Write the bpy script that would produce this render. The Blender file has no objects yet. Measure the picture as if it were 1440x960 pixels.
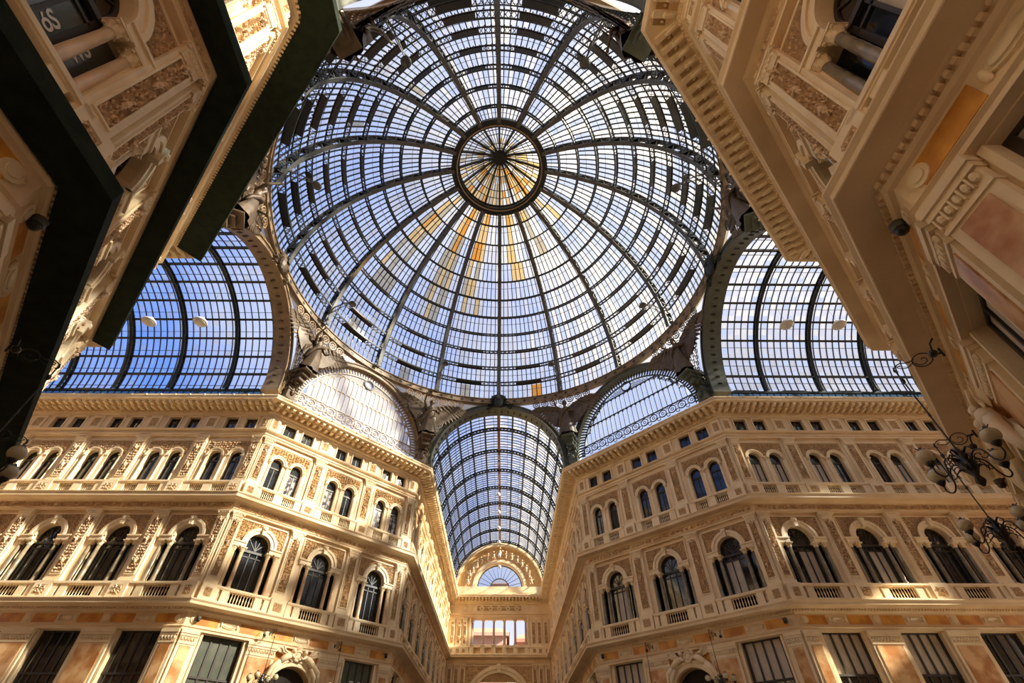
import bpy, math, random
from math import sin, cos, pi, sqrt, radians, atan2
from mathutils import Matrix, Vector
from mathutils.geometry import tessellate_polygon
random.seed(7)
C = bpy.context.scene.collection
S2 = sqrt(.5)
# ------------------------------------------------------------------ camera, sky, sun, exposure
EYE = 1.6                                   # everything is laid out from eye level; the floor is at -EYE
F_PX = 649.08; PX = -8.44; PY = 51.29
pitch, yaw, roll = .7407, .0041, .0017
fw = Vector((sin(yaw)*cos(pitch), cos(yaw)*cos(pitch), sin(pitch)))
rt = Vector((cos(yaw), -sin(yaw), 0)); up = rt.cross(fw)
r2 = rt*cos(roll)+up*sin(roll); u2 = -rt*sin(roll)+up*cos(roll)
cd = bpy.data.cameras.new('camera'); cam = bpy.data.objects.new('camera', cd); C.objects.link(cam)
cd.sensor_fit = 'HORIZONTAL'; cd.sensor_width = 36; cd.lens = F_PX/1440*36
cd.shift_x = -PX/1440; cd.shift_y = PY/1440; cd.clip_start = .05; cd.clip_end = 500
m = Matrix(((r2.x, u2.x, -fw.x, .634), (r2.y, u2.y, -fw.y, -20.817), (r2.z, u2.z, -fw.z, 0), (0, 0, 0, 1)))
cam.matrix_world = m
sc = bpy.context.scene; sc.camera = cam
vs = sc.view_settings; vs.view_transform = 'Standard'; vs.look = 'None'; vs.gamma = 1; vs.use_curve_mapping = False
vs.exposure = 0.0
cy = sc.cycles
cy.use_denoising = True; cy.max_bounces = 10; cy.diffuse_bounces = 7; cy.glossy_bounces = 3
cy.transmission_bounces = 4; cy.transparent_max_bounces = 12; cy.sample_clamp_indirect = 6
SUN = Vector((.97, -.22, 0)).normalized()*cos(radians(31)); SUN.z = sin(radians(31))
w = bpy.data.worlds.new('sky'); sc.world = w; w.use_nodes = True
nt = w.node_tree; nt.nodes.clear(); N = nt.nodes.new; Lk = nt.links.new
out = N('ShaderNodeOutputWorld'); bg = N('ShaderNodeBackground'); Lk(bg.outputs[0], out.inputs[0])
tc = N('ShaderNodeTexCoord')
dot = N('ShaderNodeVectorMath'); dot.operation = 'DOT_PRODUCT'; Lk(tc.outputs['Generated'], dot.inputs[0]); dot.inputs[1].default_value = SUN
glow = N('ShaderNodeMapRange'); Lk(dot.outputs['Value'], glow.inputs[0])
glow.inputs[1].default_value = -.35; glow.inputs[2].default_value = .85; glow.inputs[3].default_value = 0; glow.inputs[4].default_value = .8
nz = N('ShaderNodeTexNoise'); nz.inputs['Scale'].default_value = 3.2; nz.inputs['Detail'].default_value = 5; Lk(tc.outputs['Generated'], nz.inputs['Vector'])
cl = N('ShaderNodeMapRange'); Lk(nz.outputs[0], cl.inputs[0]); cl.inputs[1].default_value = .42; cl.inputs[2].default_value = .68; cl.inputs[4].default_value = .55
sx = N('ShaderNodeSeparateXYZ'); Lk(tc.outputs['Generated'], sx.inputs[0])
hz = N('ShaderNodeMapRange'); Lk(sx.outputs[2], hz.inputs[0]); hz.inputs[1].default_value = .12; hz.inputs[2].default_value = .46; hz.inputs[3].default_value = .75; hz.inputs[4].default_value = 0
m0 = N('ShaderNodeMath'); m0.operation = 'ADD'; Lk(cl.outputs[0], m0.inputs[0]); Lk(hz.outputs[0], m0.inputs[1])
mx = N('ShaderNodeMath'); mx.operation = 'ADD'; mx.use_clamp = True; Lk(glow.outputs[0], mx.inputs[0]); Lk(m0.outputs[0], mx.inputs[1])
mc = N('ShaderNodeMix'); mc.data_type = 'RGBA'; Lk(mx.outputs[0], mc.inputs[0])
mc.inputs[6].default_value = (.17, .375, 1.0, 1); mc.inputs[7].default_value = (1.0, .97, .95, 1)
Lk(mc.outputs[2], bg.inputs[0]); bg.inputs[1].default_value = 1.1
sd = bpy.data.lights.new('sun', 'SUN'); sd.energy = 26; sd.angle = radians(2.5); sd.color = (1, .87, .66)
sun = bpy.data.objects.new('sun', sd); C.objects.link(sun); sun.rotation_euler = (SUN).to_track_quat('Z', 'Y').to_euler(); sun.location = (40, -10, 60)

# ------------------------------------------------------------------ materials
M = {}
def mat(name, col, rough=.6, metal=0, col2=None, scale=2., det=4, bump=0, bscale=None, emit=0, spec=.5, lo=.35, hi=.7):
    mt = bpy.data.materials.new(name); mt.use_nodes = True; n = mt.node_tree; b = n.nodes['Principled BSDF']
    b.inputs['Base Color'].default_value = (*col, 1); b.inputs['Roughness'].default_value = rough
    b.inputs['Metallic'].default_value = metal; b.inputs['Specular IOR Level'].default_value = spec
    if col2 or bump:
        t = n.nodes.new('ShaderNodeTexCoord')
        g = n.nodes.new('ShaderNodeNewGeometry')
        no = n.nodes.new('ShaderNodeTexNoise'); no.inputs['Scale'].default_value = scale; no.inputs['Detail'].default_value = det
        n.links.new(g.outputs['Position'], no.inputs['Vector'])
        if col2:
            mr = n.nodes.new('ShaderNodeMapRange'); n.links.new(no.outputs[0], mr.inputs[0]); mr.inputs[1].default_value = lo; mr.inputs[2].default_value = hi
            mi = n.nodes.new('ShaderNodeMix'); mi.data_type = 'RGBA'; n.links.new(mr.outputs[0], mi.inputs[0])
            mi.inputs[6].default_value = (*col, 1); mi.inputs[7].default_value = (*col2, 1); n.links.new(mi.outputs[2], b.inputs['Base Color'])
        if bump:
            n2 = n.nodes.new('ShaderNodeTexNoise'); n2.inputs['Scale'].default_value = bscale or scale*4; n2.inputs['Detail'].default_value = 3
            n.links.new(g.outputs['Position'], n2.inputs['Vector'])
            bp = n.nodes.new('ShaderNodeBump'); bp.inputs['Strength'].default_value = bump; bp.inputs['Distance'].default_value = .05
            n.links.new(n2.outputs[0], bp.inputs['Height']); n.links.new(bp.outputs[0], b.inputs['Normal'])
    if emit:
        b.inputs['Emission Color'].default_value = (*col, 1); b.inputs['Emission Strength'].default_value = emit
    M[name] = mt; return mt
mat('stone', (.82, .66, .43), .75, col2=(.70, .52, .31), scale=.7, bump=.15, bscale=14)
mat('stone_light', (.86, .73, .50), .7, col2=(.76, .60, .38), scale=1.3, bump=.1, bscale=16)
mat('ground', (.50, .33, .15), .85, col2=(.34, .20, .09), scale=2, bump=.3, bscale=22)
mat('relief', (.80, .62, .42), .7, col2=(.62, .44, .27), scale=5)
mat('marble', (.74, .47, .24), .3, col2=(.46, .20, .06), scale=1.3, det=9, bump=.03, lo=.4, hi=.6)
mat('yellow', (.74, .37, .07), .35, col2=(.50, .19, .03), scale=1.2, det=6, lo=.4, hi=.6)
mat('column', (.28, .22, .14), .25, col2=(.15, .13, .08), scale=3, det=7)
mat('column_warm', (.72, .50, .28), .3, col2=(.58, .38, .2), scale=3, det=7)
mat('iron', (.014, .02, .02), .45, spec=.4)
mat('iron_paint', (.085, .085, .08), .5, col2=(.05, .055, .05), scale=3)
mat('iron_gold', (.42, .30, .17), .5, col2=(.28, .2, .12), scale=4)
mat('arch_paint', (.26, .185, .11), .5, col2=(.17, .12, .075), scale=2)
mat('arch_green', (.10, .115, .085), .5, col2=(.07, .08, .06), scale=2)
mat('rust', (.33, .14, .05), .7, col2=(.2, .09, .04), scale=6)
mat('bronze', (.13, .088, .052), .5, metal=.1, col2=(.07, .05, .033), scale=2.5)
mat('frame', (.035, .028, .022), .45)
mat('dark_glass', (.012, .014, .016), .06, spec=.8)
mat('shutter_green', (.05, .065, .045), .35, col2=(.09, .10, .07), scale=2)
mat('blind', (.52, .46, .38), .6, col2=(.42, .37, .30), scale=2)  # blinds, and the painted pale reflections on the right arm's upper panes
mat('curtain', (.42, .42, .42), .12, col2=(.05, .05, .06), scale=4, lo=.45, hi=.55)  # pale and dark patches painted as reflections in the upper panes
mat('glass_grey', (.09, .11, .10), .12, spec=.8)
mat('gilt', (.78, .53, .24), .5, col2=(.62, .38, .15), scale=3)
mat('room_shade', (.02, .015, .012), .9)  # near-black colour holds the shade of unlit rooms and baluster gaps
mat('floor', (.22, .18, .14), .4, col2=(.14, .12, .09), scale=.8)
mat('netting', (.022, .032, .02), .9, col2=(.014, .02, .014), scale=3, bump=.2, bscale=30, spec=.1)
mat('white', (.8, .8, .78), .4)
mat('globe', (.55, .47, .30), .25)
mat('lamp_white', (.72, .70, .66), .4)
mat('black', (.012, .012, .012), .3)
mat('brick', (.45, .24, .17), .8, col2=(.36, .19, .14), scale=3)
mat('plaster_pink', (.50, .35, .29), .8, col2=(.42, .28, .24), scale=1)
mat('roof_tile', (.40, .20, .12), .8, col2=(.3, .15, .1), scale=8)
def glass(name, tint, diff, fac):
    mt = bpy.data.materials.new(name); mt.use_nodes = True; n = mt.node_tree; n.nodes.clear()
    o = n.nodes.new('ShaderNodeOutputMaterial'); a = n.nodes.new('ShaderNodeMixShader'); t = n.nodes.new('ShaderNodeBsdfTransparent'); d = n.nodes.new('ShaderNodeBsdfTranslucent')
    g = n.nodes.new('ShaderNodeBsdfGlossy'); g.inputs['Roughness'].default_value = .08; b = n.nodes.new('ShaderNodeMixShader'); b.inputs[0].default_value = .05
    t.inputs[0].default_value = (*tint, 1); d.inputs[0].default_value = (*diff, 1); a.inputs[0].default_value = fac
    n.links.new(t.outputs[0], a.inputs[1]); n.links.new(d.outputs[0], a.inputs[2])
    n.links.new(a.outputs[0], b.inputs[1]); n.links.new(g.outputs[0], b.inputs[2]); n.links.new(b.outputs[0], o.inputs[0])
    M[name] = mt
    return mt
mat('iron_light', (.42, .36, .28), .5, col2=(.34, .27, .19), scale=4)
glass('g_spandrel', (.42, .36, .27), (.6, .5, .36), .35)
glass('g_milk', (.8, .8, .82), (.9, .88, .85), .2)
nn_ = M['g_milk'].node_tree.nodes; lk_ = M['g_milk'].node_tree.links      # milky panes also scatter the sun that strikes them from inside
df_ = nn_.new('ShaderNodeBsdfDiffuse'); df_.inputs[0].default_value = (.9, .88, .84, 1); m_ = nn_.new('ShaderNodeMixShader'); m_.inputs[0].default_value = .28
o_ = [q for q in nn_ if q.type == 'OUTPUT_MATERIAL'][0]; src_ = o_.inputs[0].links[0].from_socket
lk_.new(src_, m_.inputs[1]); lk_.new(df_.outputs[0], m_.inputs[2]); lk_.new(m_.outputs[0], o_.inputs[0])
glass('g_clear', (.80, .855, .95), (.8, .85, .95), .025)
glass('g_pale', (.80, .80, .82), (.9, .88, .85), .08)
glass('g_frost', (.72, .72, .70), (.95, .92, .86), .17)
glass('g_dusty', (.52, .45, .33), (.7, .58, .4), .10)
glass('g_amber', (.80, .56, .26), (.95, .6, .2), .12)
glass('g_orange', (.80, .32, .05), (.95, .4, .08), .12)
glass('g_teal', (.30, .42, .50), (.4, .5, .55), .12)

# ------------------------------------------------------------------ mesh builder
class MB:
    def __init__(s): s.v = []; s.f = []; s.m = []
    def add(s, vs, fs, mi=0):
        o = len(s.v); s.v += [tuple(p) for p in vs]
        for f in fs: s.f.append(tuple(i+o for i in f)); s.m.append(mi)
        return s
    def box(s, x0, x1, y0, y1, z0, z1, mi=0):
        v = [(x, y, z) for z in (z0, z1) for y in (y0, y1) for x in (x0, x1)]
        return s.add(v, [(0, 2, 3, 1), (4, 5, 7, 6), (0, 1, 5, 4), (2, 6, 7, 3), (0, 4, 6, 2), (1, 3, 7, 5)], mi)
    def quad(s, a, b, c, d, mi=0): return s.add([a, b, c, d], [(0, 1, 2, 3)], mi)
    def tube(s, pts, r, n=5, mi=0, cap=True, flat=1.):
        pts = [Vector(p) for p in pts]; k = len(pts); rs = r if isinstance(r, (list, tuple)) else [r]*k
        vs = []; prev = None
        for i, p in enumerate(pts):
            t = (pts[min(i+1, k-1)]-pts[max(i-1, 0)])
            t = t.normalized() if t.length > 1e-9 else Vector((0, 0, 1))
            if prev is None:
                a = Vector((0, 0, 1)) if abs(t.z) < .9 else Vector((1, 0, 0))
                u = t.cross(a).normalized()
            else: u = (prev-t*prev.dot(t)); u = u.normalized() if u.length > 1e-6 else prev
            prev = u; q = t.cross(u)
            for j in range(n):
                an = 2*pi*j/n; vs.append(p+u*cos(an)*rs[i]+q*sin(an)*rs[i]*flat)
        fs = [(i*n+j, i*n+(j+1) % n, (i+1)*n+(j+1) % n, (i+1)*n+j) for i in range(k-1) for j in range(n)]
        if cap: fs += [tuple(reversed(range(n))), tuple((k-1)*n+j for j in range(n))]
        return s.add(vs, fs, mi)
    def bar(s, a, b, wd, dp, nrm, mi=0):
        a = Vector(a); b = Vector(b); t = (b-a).normalized(); nn = Vector(nrm); nn = (nn-t*nn.dot(t)).normalized(); q = t.cross(nn)
        vs = [p+q*sx*wd/2+nn*sy*dp/2 for p in (a, b) for sx, sy in ((-1, -1), (1, -1), (1, 1), (-1, 1))]
        return s.add(vs, [(0, 1, 2, 3), (7, 6, 5, 4), (0, 4, 5, 1), (1, 5, 6, 2), (2, 6, 7, 3), (3, 7, 4, 0)], mi)
    def lathe(s, prof, n=10, c=(0, 0, 0), mi=0):
        vs = [(c[0]+r*cos(2*pi*j/n), c[1]+r*sin(2*pi*j/n), c[2]+z) for r, z in prof for j in range(n)]
        k = len(prof)
        return s.add(vs, [(i*n+j, i*n+(j+1) % n, (i+1)*n+(j+1) % n, (i+1)*n+j) for i in range(k-1) for j in range(n)]+[tuple(reversed(range(n))), tuple((k-1)*n+j for j in range(n))], mi)
    def blob(s, c, r, mi=0, n=8, k=5):
        rx, ry, rz = r if isinstance(r, (tuple, list)) else (r, r, r)
        vs = []; 
        for i in range(k+1):
            a = -pi/2+pi*i/k
            for j in range(n): vs.append((c[0]+rx*cos(a)*cos(2*pi*j/n), c[1]+ry*cos(a)*sin(2*pi*j/n), c[2]+rz*sin(a)))
        return s.add(vs, [(i*n+j, i*n+(j+1) % n, (i+1)*n+(j+1) % n, (i+1)*n+j) for i in range(k) for j in range(n)], mi)
    def prism(s, poly, y0, y1, mi=0):        # polygon in (x,z), from depth y0 to y1 (front)
        n = len(poly); vs = [(x, y0, z) for x, z in poly]+[(x, y1, z) for x, z in poly]
        return s.add(vs, [tuple(range(n)), tuple(reversed(range(n, 2*n)))]+[(i, (i+1) % n+0, (i+1) % n+n, i+n) for i in range(n)], mi)
    def ringseg(s, cx, cz, r0, r1, a0, a1, y0, y1, n=16, mi=0):   # arch band
        vs = []
        for i in range(n+1):
            a = a0+(a1-a0)*i/n; c_, s_ = cos(a), sin(a)
            vs += [(cx+r0*c_, y0, cz+r0*s_), (cx+r1*c_, y0, cz+r1*s_), (cx+r1*c_, y1, cz+r1*s_), (cx+r0*c_, y1, cz+r0*s_)]
        fs = [(i*4+j, i*4+(j+1) % 4, i*4+4+(j+1) % 4, i*4+4+j) for i in range(n) for j in range(4)]
        fs += [(0, 1, 2, 3), (n*4+3, n*4+2, n*4+1, n*4)]
        return s.add(vs, fs, mi)
    def mesh(s, name, mats):
        me = bpy.data.meshes.new(name); me.from_pydata(s.v, [], s.f); me.update()
        for q in (mats if isinstance(mats, (list, tuple)) else [mats]): me.materials.append(M[q])
        if any(s.m): me.polygons.foreach_set('material_index', s.m)
        return me
def link(name, data, parent=None, loc=(0, 0, 0), rz=0, sc_=None, rot=None, **props):
    o = bpy.data.objects.new(name, data); C.objects.link(o)
    if parent: o.parent = parent
    o.location = loc
    if rot: o.rotation_euler = rot
    elif rz: o.rotation_euler = (0, 0, rz)
    if sc_: o.scale = sc_
    for k, v in props.items(): o[k] = v
    return o
CA = {}
def cached(key, fn):
    if key not in CA: CA[key] = fn()
    return CA[key]
def smooth(me):
    me.polygons.foreach_set('use_smooth', [True]*len(me.polygons)); return me

# ------------------------------------------------------------------ ornament
def ribbon(mb, pts, wd, h, y=0, mi=0):
    k = len(pts); vs = []
    for i, (x, z) in enumerate(pts):
        a = pts[max(i-1, 0)]; b = pts[min(i+1, k-1)]; dx, dz = b[0]-a[0], b[1]-a[1]; l = sqrt(dx*dx+dz*dz) or 1
        nx, nzz = -dz/l*wd/2, dx/l*wd/2
        vs += [(x+nx, y, z+nzz), (x, y+h, z), (x-nx, y, z-nzz)]
    mb.add(vs, [f for i in range(k-1) for f in ((i*3, i*3+1, i*3+4, i*3+3), (i*3+1, i*3+2, i*3+5, i*3+4))], mi)
def leaf(mb, x, z, a, l, wd, h, y=0):
    c_, s_ = cos(a), sin(a); p = lambda u, v, hh: (x+u*c_-v*s_, y+hh, z+u*s_+v*c_)
    mb.add([p(0, 0, 0), p(l*.45, wd/2, 0), p(l, 0, 0), p(l*.45, -wd/2, 0), p(l*.45, 0, h)], [(0, 4, 1), (1, 4, 2), (2, 4, 3), (3, 4, 0)])
def curl(mb, x, z, r, a0, d, y=0, h=.05):
    pts = []
    for i in range(11):
        t = i/10; a = a0+d*t*5.2; rr = r*(.18+.82*t); pts.append((x+rr*cos(a), z+rr*sin(a)))
    ribbon(mb, pts, r*.42, h, y)
    for t in (.35, .6, .85): 
        a = a0+d*t*5.2; rr = r*(.3+.82*t); leaf(mb, x+rr*cos(a)*.9, z+rr*sin(a)*.9, a+d*.8, r*.75, r*.42, h*.9, y)
    mb.add([(x-r*.2, y, z), (x, y, z-r*.2), (x+r*.2, y, z), (x, y, z+r*.2), (x, y+h*1.3, z)], [(0, 1, 4), (1, 2, 4), (2, 3, 4), (3, 0, 4)])
def relief(x0, x1, z0, z1, cell, inside=None, seed=1, h=.05, fig=False):
    mb = MB(); rnd = random.Random(seed); nx = max(1, round((x1-x0)/cell)); nz_ = max(1, round((z1-z0)/cell))
    cx, cz = (x1-x0)/nx, (z1-z0)/nz_
    for i in range(nx):
        for j in range(nz_):
            x = x0+(i+.5)*cx; z = z0+(j+.5)*cz
            if inside and not inside(x, z): continue
            r = min(cx, cz)*.46; d = 1 if (i+j) % 2 else -1
            if fig and j % 7 == 3 and nx <= 3:
                if i == 0: figure(mb, (x0+x1)/2, z-cz*.5, cz*2.0, h*1.7, rnd)
                continue
            curl(mb, x, z, r, rnd.uniform(0, 6.28), d, 0, h)
            for q in range(2): leaf(mb, x+rnd.uniform(-.4, .4)*cx, z+rnd.uniform(-.4, .4)*cz, rnd.uniform(0, 6.28), r*.9, r*.4, h*.8)
    return mb
def figure(mb, x, z, H, dep, rnd):           # a small carved figure standing out of a panel
    t = rnd.uniform(-.25, .25)
    mb.blob((x, dep*.7, z+H*.45), (H*.17, dep, H*.26), n=7, k=4)
    mb.blob((x+t*.3*H, dep, z+H*.82), (H*.1, dep*.8, H*.12), n=7, k=4)
    for sgn in (-1, 1):
        mb.tube([(x+sgn*H*.08, dep*.6, z+H*.3), (x+sgn*H*(.12+t), dep*.9, z+H*.12), (x+sgn*H*.1, dep*.5, z-H*.08)], [H*.09, H*.07, H*.05], 5)
        mb.tube([(x+sgn*H*.12, dep*.8, z+H*.6), (x+sgn*H*.3, dep, z+H*(.5+t*sgn)), (x+sgn*H*.34, dep*.8, z+H*(.72+t))], [H*.06, H*.05, H*.04], 5)
def capital(wd, h, dep):
    mb = MB(); mb.box(-wd*.62, wd*.62, 0, dep*1.35, h*.86, h)
    a, b = wd*.42, wd*.52
    mb.add([(-a, 0, 0), (a, 0, 0), (a, dep*.8, 0), (-a, dep*.8, 0), (-b, 0, h*.86), (b, 0, h*.86), (b, dep*1.15, h*.86), (-b, dep*1.15, h*.86)],
           [(3, 2, 6, 7), (0, 3, 7, 4), (2, 1, 5, 6)])
    mb.box(-a*1.08, a*1.08, 0, dep*.92, -.05*h, .04*h)
    for row, (z, n_, s) in enumerate(((.05, 5, 1.), (.36, 4, 1.05))):
        for i in range(n_):
            x = (-1+2*(i+.5)/n_)*a; y = dep*(.85+row*.1)
            L_ = h*.4
            mb.add([(x-wd*.09, y, z*h), (x+wd*.09, y, z*h), (x+wd*.1, y+dep*.25, z*h+L_*.7), (x-wd*.1, y+dep*.25, z*h+L_*.7), (x, y+dep*.6, z*h+L_)],
                   [(0, 1, 2, 3), (3, 2, 4)])
    for sgn in (-1, 1):
        mb.blob((sgn*wd*.5, dep*1.1, h*.74), (wd*.12, dep*.35, h*.13), n=7, k=4)
        mb.blob((sgn*wd*.13, dep*1.15, h*.76), (wd*.07, dep*.2, h*.1), n=6, k=4)
    return mb
def extrude(prof, x0, x1, e0, e1, mb=None, mi=0):
    mb = mb or MB(); n = len(prof)
    vs = [(x0-e0*d, d, z) for d, z in prof]+[(x1+e1*d, d, z) for d, z in prof]
    return mb.add(vs, [(i, i+n, (i+1) % n+n, (i+1) % n) for i in range(n)], mi)
def slab(outer, holes, y0, y1, mb=None, mi=0, mrev=0, dark=()):
    """wall face at y1 with openings, reveals going back to y0"""
    mb = mb or MB(); loops = [outer]+holes; flat = [p for l in loops for p in l]
    tris = tessellate_polygon([[Vector((x, z, 0)) for x, z in l] for l in loops])
    mb.add([(x, y1, z) for x, z in flat], [tuple(t) for t in tris], mi)
    for hi, l in enumerate(holes):
        if hi in dark: mrev_ = 1  # reveals of the baluster gaps are coloured near-black in place of shade
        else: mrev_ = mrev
        n = len(l); mb.add([(x, y1, z) for x, z in l]+[(x, y0, z) for x, z in l], [(i, (i+1) % n, (i+1) % n+n, i+n) for i in range(n)], mrev_)
    return mb
def arch_poly(cx, hw, z0, zs, n=12, slot=None, zslot=None):
    p = []
    if slot: p += [(cx-slot, zslot), (cx-slot, z0), (cx+slot, z0), (cx+slot, zslot), (cx+hw, zslot)]
    else: p += [(cx-hw, z0), (cx+hw, z0)]
    p += [(cx+hw*cos(pi*i/n), zs+hw*sin(pi*i/n)) for i in range(n+1)]
    if slot: p += [(cx-hw, zslot)]
    return p

# ------------------------------------------------------------------ facade pieces (local: x along, y towards the court, z up; origin = bay centre)
BAY = 4.37
def rect(x0, x1, z0, z1): return [(x0, z0), (x1, z0), (x1, z1), (x0, z1)]
def window_big(kind):
    """frame of the serliana window, at y=-.38"""
    mb = MB(); y0, y1 = -.42, -.32
    mb.ringseg(0, 12.3, .66, .76, 0, pi, y0, y1, 12)
    for x in (-.71, .71): mb.box(x-.06, x+.06, y0, y1, 9.4, 12.3)
    mb.box(-.7, .7, y0, y1+.05, 11.85, 12.0); mb.box(-.7, .7, y0, y1, 11.55, 11.62)
    for x in (-.24, .24): mb.box(x-.035, x+.035, y0, y1, 9.4, 11.85)
    mb.box(-.7, .7, y0, y1, 9.4, 9.55)
    for a in (36, 72, 108, 144): mb.bar((0, -.37, 12.05), (.68*cos(radians(a)), -.37, 12.3+.68*sin(radians(a))), .05, .08, (0, 1, 0))
    for s in (-1, 1):
        xx = sorted((s*.77, s*1.42)); mb.box(xx[0], xx[1], -.48, -.42, 9.4, 12.0)
    return mb
def win_panes_big(root, kinds):
    """three tall panes, the transom light and the fan light"""
    for i, (a, b) in enumerate(((-.65, -.275), (-.205, .205), (.275, .65))):
        k = kinds[i % len(kinds)]
        link('pane', cached(('pb', i, k), lambda: MB().box(a, b, -.40, -.37, 9.55, 11.55).mesh('pane', k)), root)
    sk_ = 'dark_glass' if kinds[0] == 'blind' else kinds[0]
    for s in (-1, 1):
        link('pane', cached(('pbs', s, sk_), lambda: MB().box(min(s*.8, s*1.4), max(s*.8, s*1.4), -.42, -.40, 9.45, 11.95).mesh('pane', sk_)), root)
    link('pane', cached(('pb', 't'), lambda: MB().box(-.65, .65, -.40, -.37, 11.62, 11.85).mesh('pane', 'dark_glass')), root)
    link('fan_light', cached(('pb', 'f'), lambda: MB().prism([(.66, 12.0)]+[(.66*cos(pi*i/10), 12.3+.66*sin(pi*i/10)) for i in range(11)]+[(-.66, 12.0)], -.40, -.37).mesh('fan_light', 'dark_glass')), root)
def column_mb(r, z0, z1):
    mb = MB(); h = z1-z0
    mb.lathe([(r*1.5, 0), (r*1.5, .08), (r*1.2, .12), (r*1.3, .17), (r, .22), (r*1.02, h*.4), (r*.86, h-.02)], 10, (0, 0, z0))
    return mb
def col_capital(r, h):
    mb = MB(); mb.lathe([(r*.95, 0), (r*1.1, .03), (r*.9, .05), (r*1.25, h*.6), (r*1.6, h*.84)], 8)
    mb.box(-r*1.7, r*1.7, -r*1.7, r*1.7, h*.84, h)
    for row in (0, 1):
        for i in range(6):
            a = 2*pi*(i+row*.5)/6; c_, s_ = cos(a), sin(a); R0 = r*(1.05+.15*row); z = h*(.05+.35*row)
            mb.add([(R0*c_-s_*r*.3, R0*s_+c_*r*.3, z), (R0*c_+s_*r*.3, R0*s_-c_*r*.3, z), (R0*1.35*c_, R0*1.35*s_, z+h*.42)], [(0, 1, 2)])
    for i in range(4):
        a = pi/4+pi/2*i; mb.blob((r*1.75*cos(a), r*1.75*sin(a), h*.74), (r*.34, r*.34, h*.14), n=6, k=4)
    return mb
BALP = [(.038, 0), (.038, .05), (.018, .08), (.034, .2), (.036, .26), (.015, .42), (.034, .5), (.034, .54)]
def baluster_mesh(): return cached('bal', lambda: smooth(MB().lathe([(r*1.15, z*1.13) for r, z in BALP], 7).mesh('baluster', 'stone_light')))
def parapet(groups, z0, hw, relief_x):
    """solid dies, base and rail, with openings given as (x0,x1)"""
    h = .95; mb = MB(); y0, y1 = .16, .44
    mb.box(-hw, hw, .0, .47, z0, z0+.14); mb.box(-hw, hw, .05, .5, z0+h-.12, z0+h)
    mb.box(-hw, hw, .05, .46, z0+h-.17, z0+h-.12)
    xs = -hw
    for a, b in sorted(groups)+[(hw, hw)]:
        if a-xs > .01: mb.box(xs, a, y0 if a-xs > .2 else y0, y1, z0+.14, z0+h-.17)
        xs = b
    return mb
pr1 = [(0, 6.95), (.2, 6.95), (.2, 7.05), (.26, 7.1), (.12, 7.18), (.12, 7.82), (.2, 7.85), (.25, 7.92), (.25, 8.02), (.42, 8.06), (.86, 8.08), (.88, 8.1), (.88, 8.22), (.95, 8.32), (.95, 8.36), (.5, 8.42), (0, 8.42)]
pr2 = [(0, 13.95), (.22, 13.95), (.22, 14.04), (.28, 14.09), (.15, 14.14), (.15, 14.48), (.26, 14.53), (.36, 14.62), (.80, 14.65), (.83, 14.67), (.83, 14.84), (.9, 14.93), (.9, 14.97), (.5, 15.05), (0, 15.05)]
pr3 = [(0, 19.85), (.18, 19.85), (.18, 19.96), (.25, 20.0), (.13, 20.05), (.13, 20.25), (.28, 20.3), (.34, 20.38), (.34, 20.42), (.12, 20.48), (0, 20.5)]
pr4 = [(0, 21.72), (.14, 21.75), (.14, 21.9), (.25, 21.95), (.3, 22.05), (.3, 22.4), (1.36, 22.42), (1.4, 22.45), (1.4, 22.58), (1.47, 22.68), (1.47, 22.78), (1.1, 22.84), (.5, 22.86), (.5, 23.3), (0, 23.3)]
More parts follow.
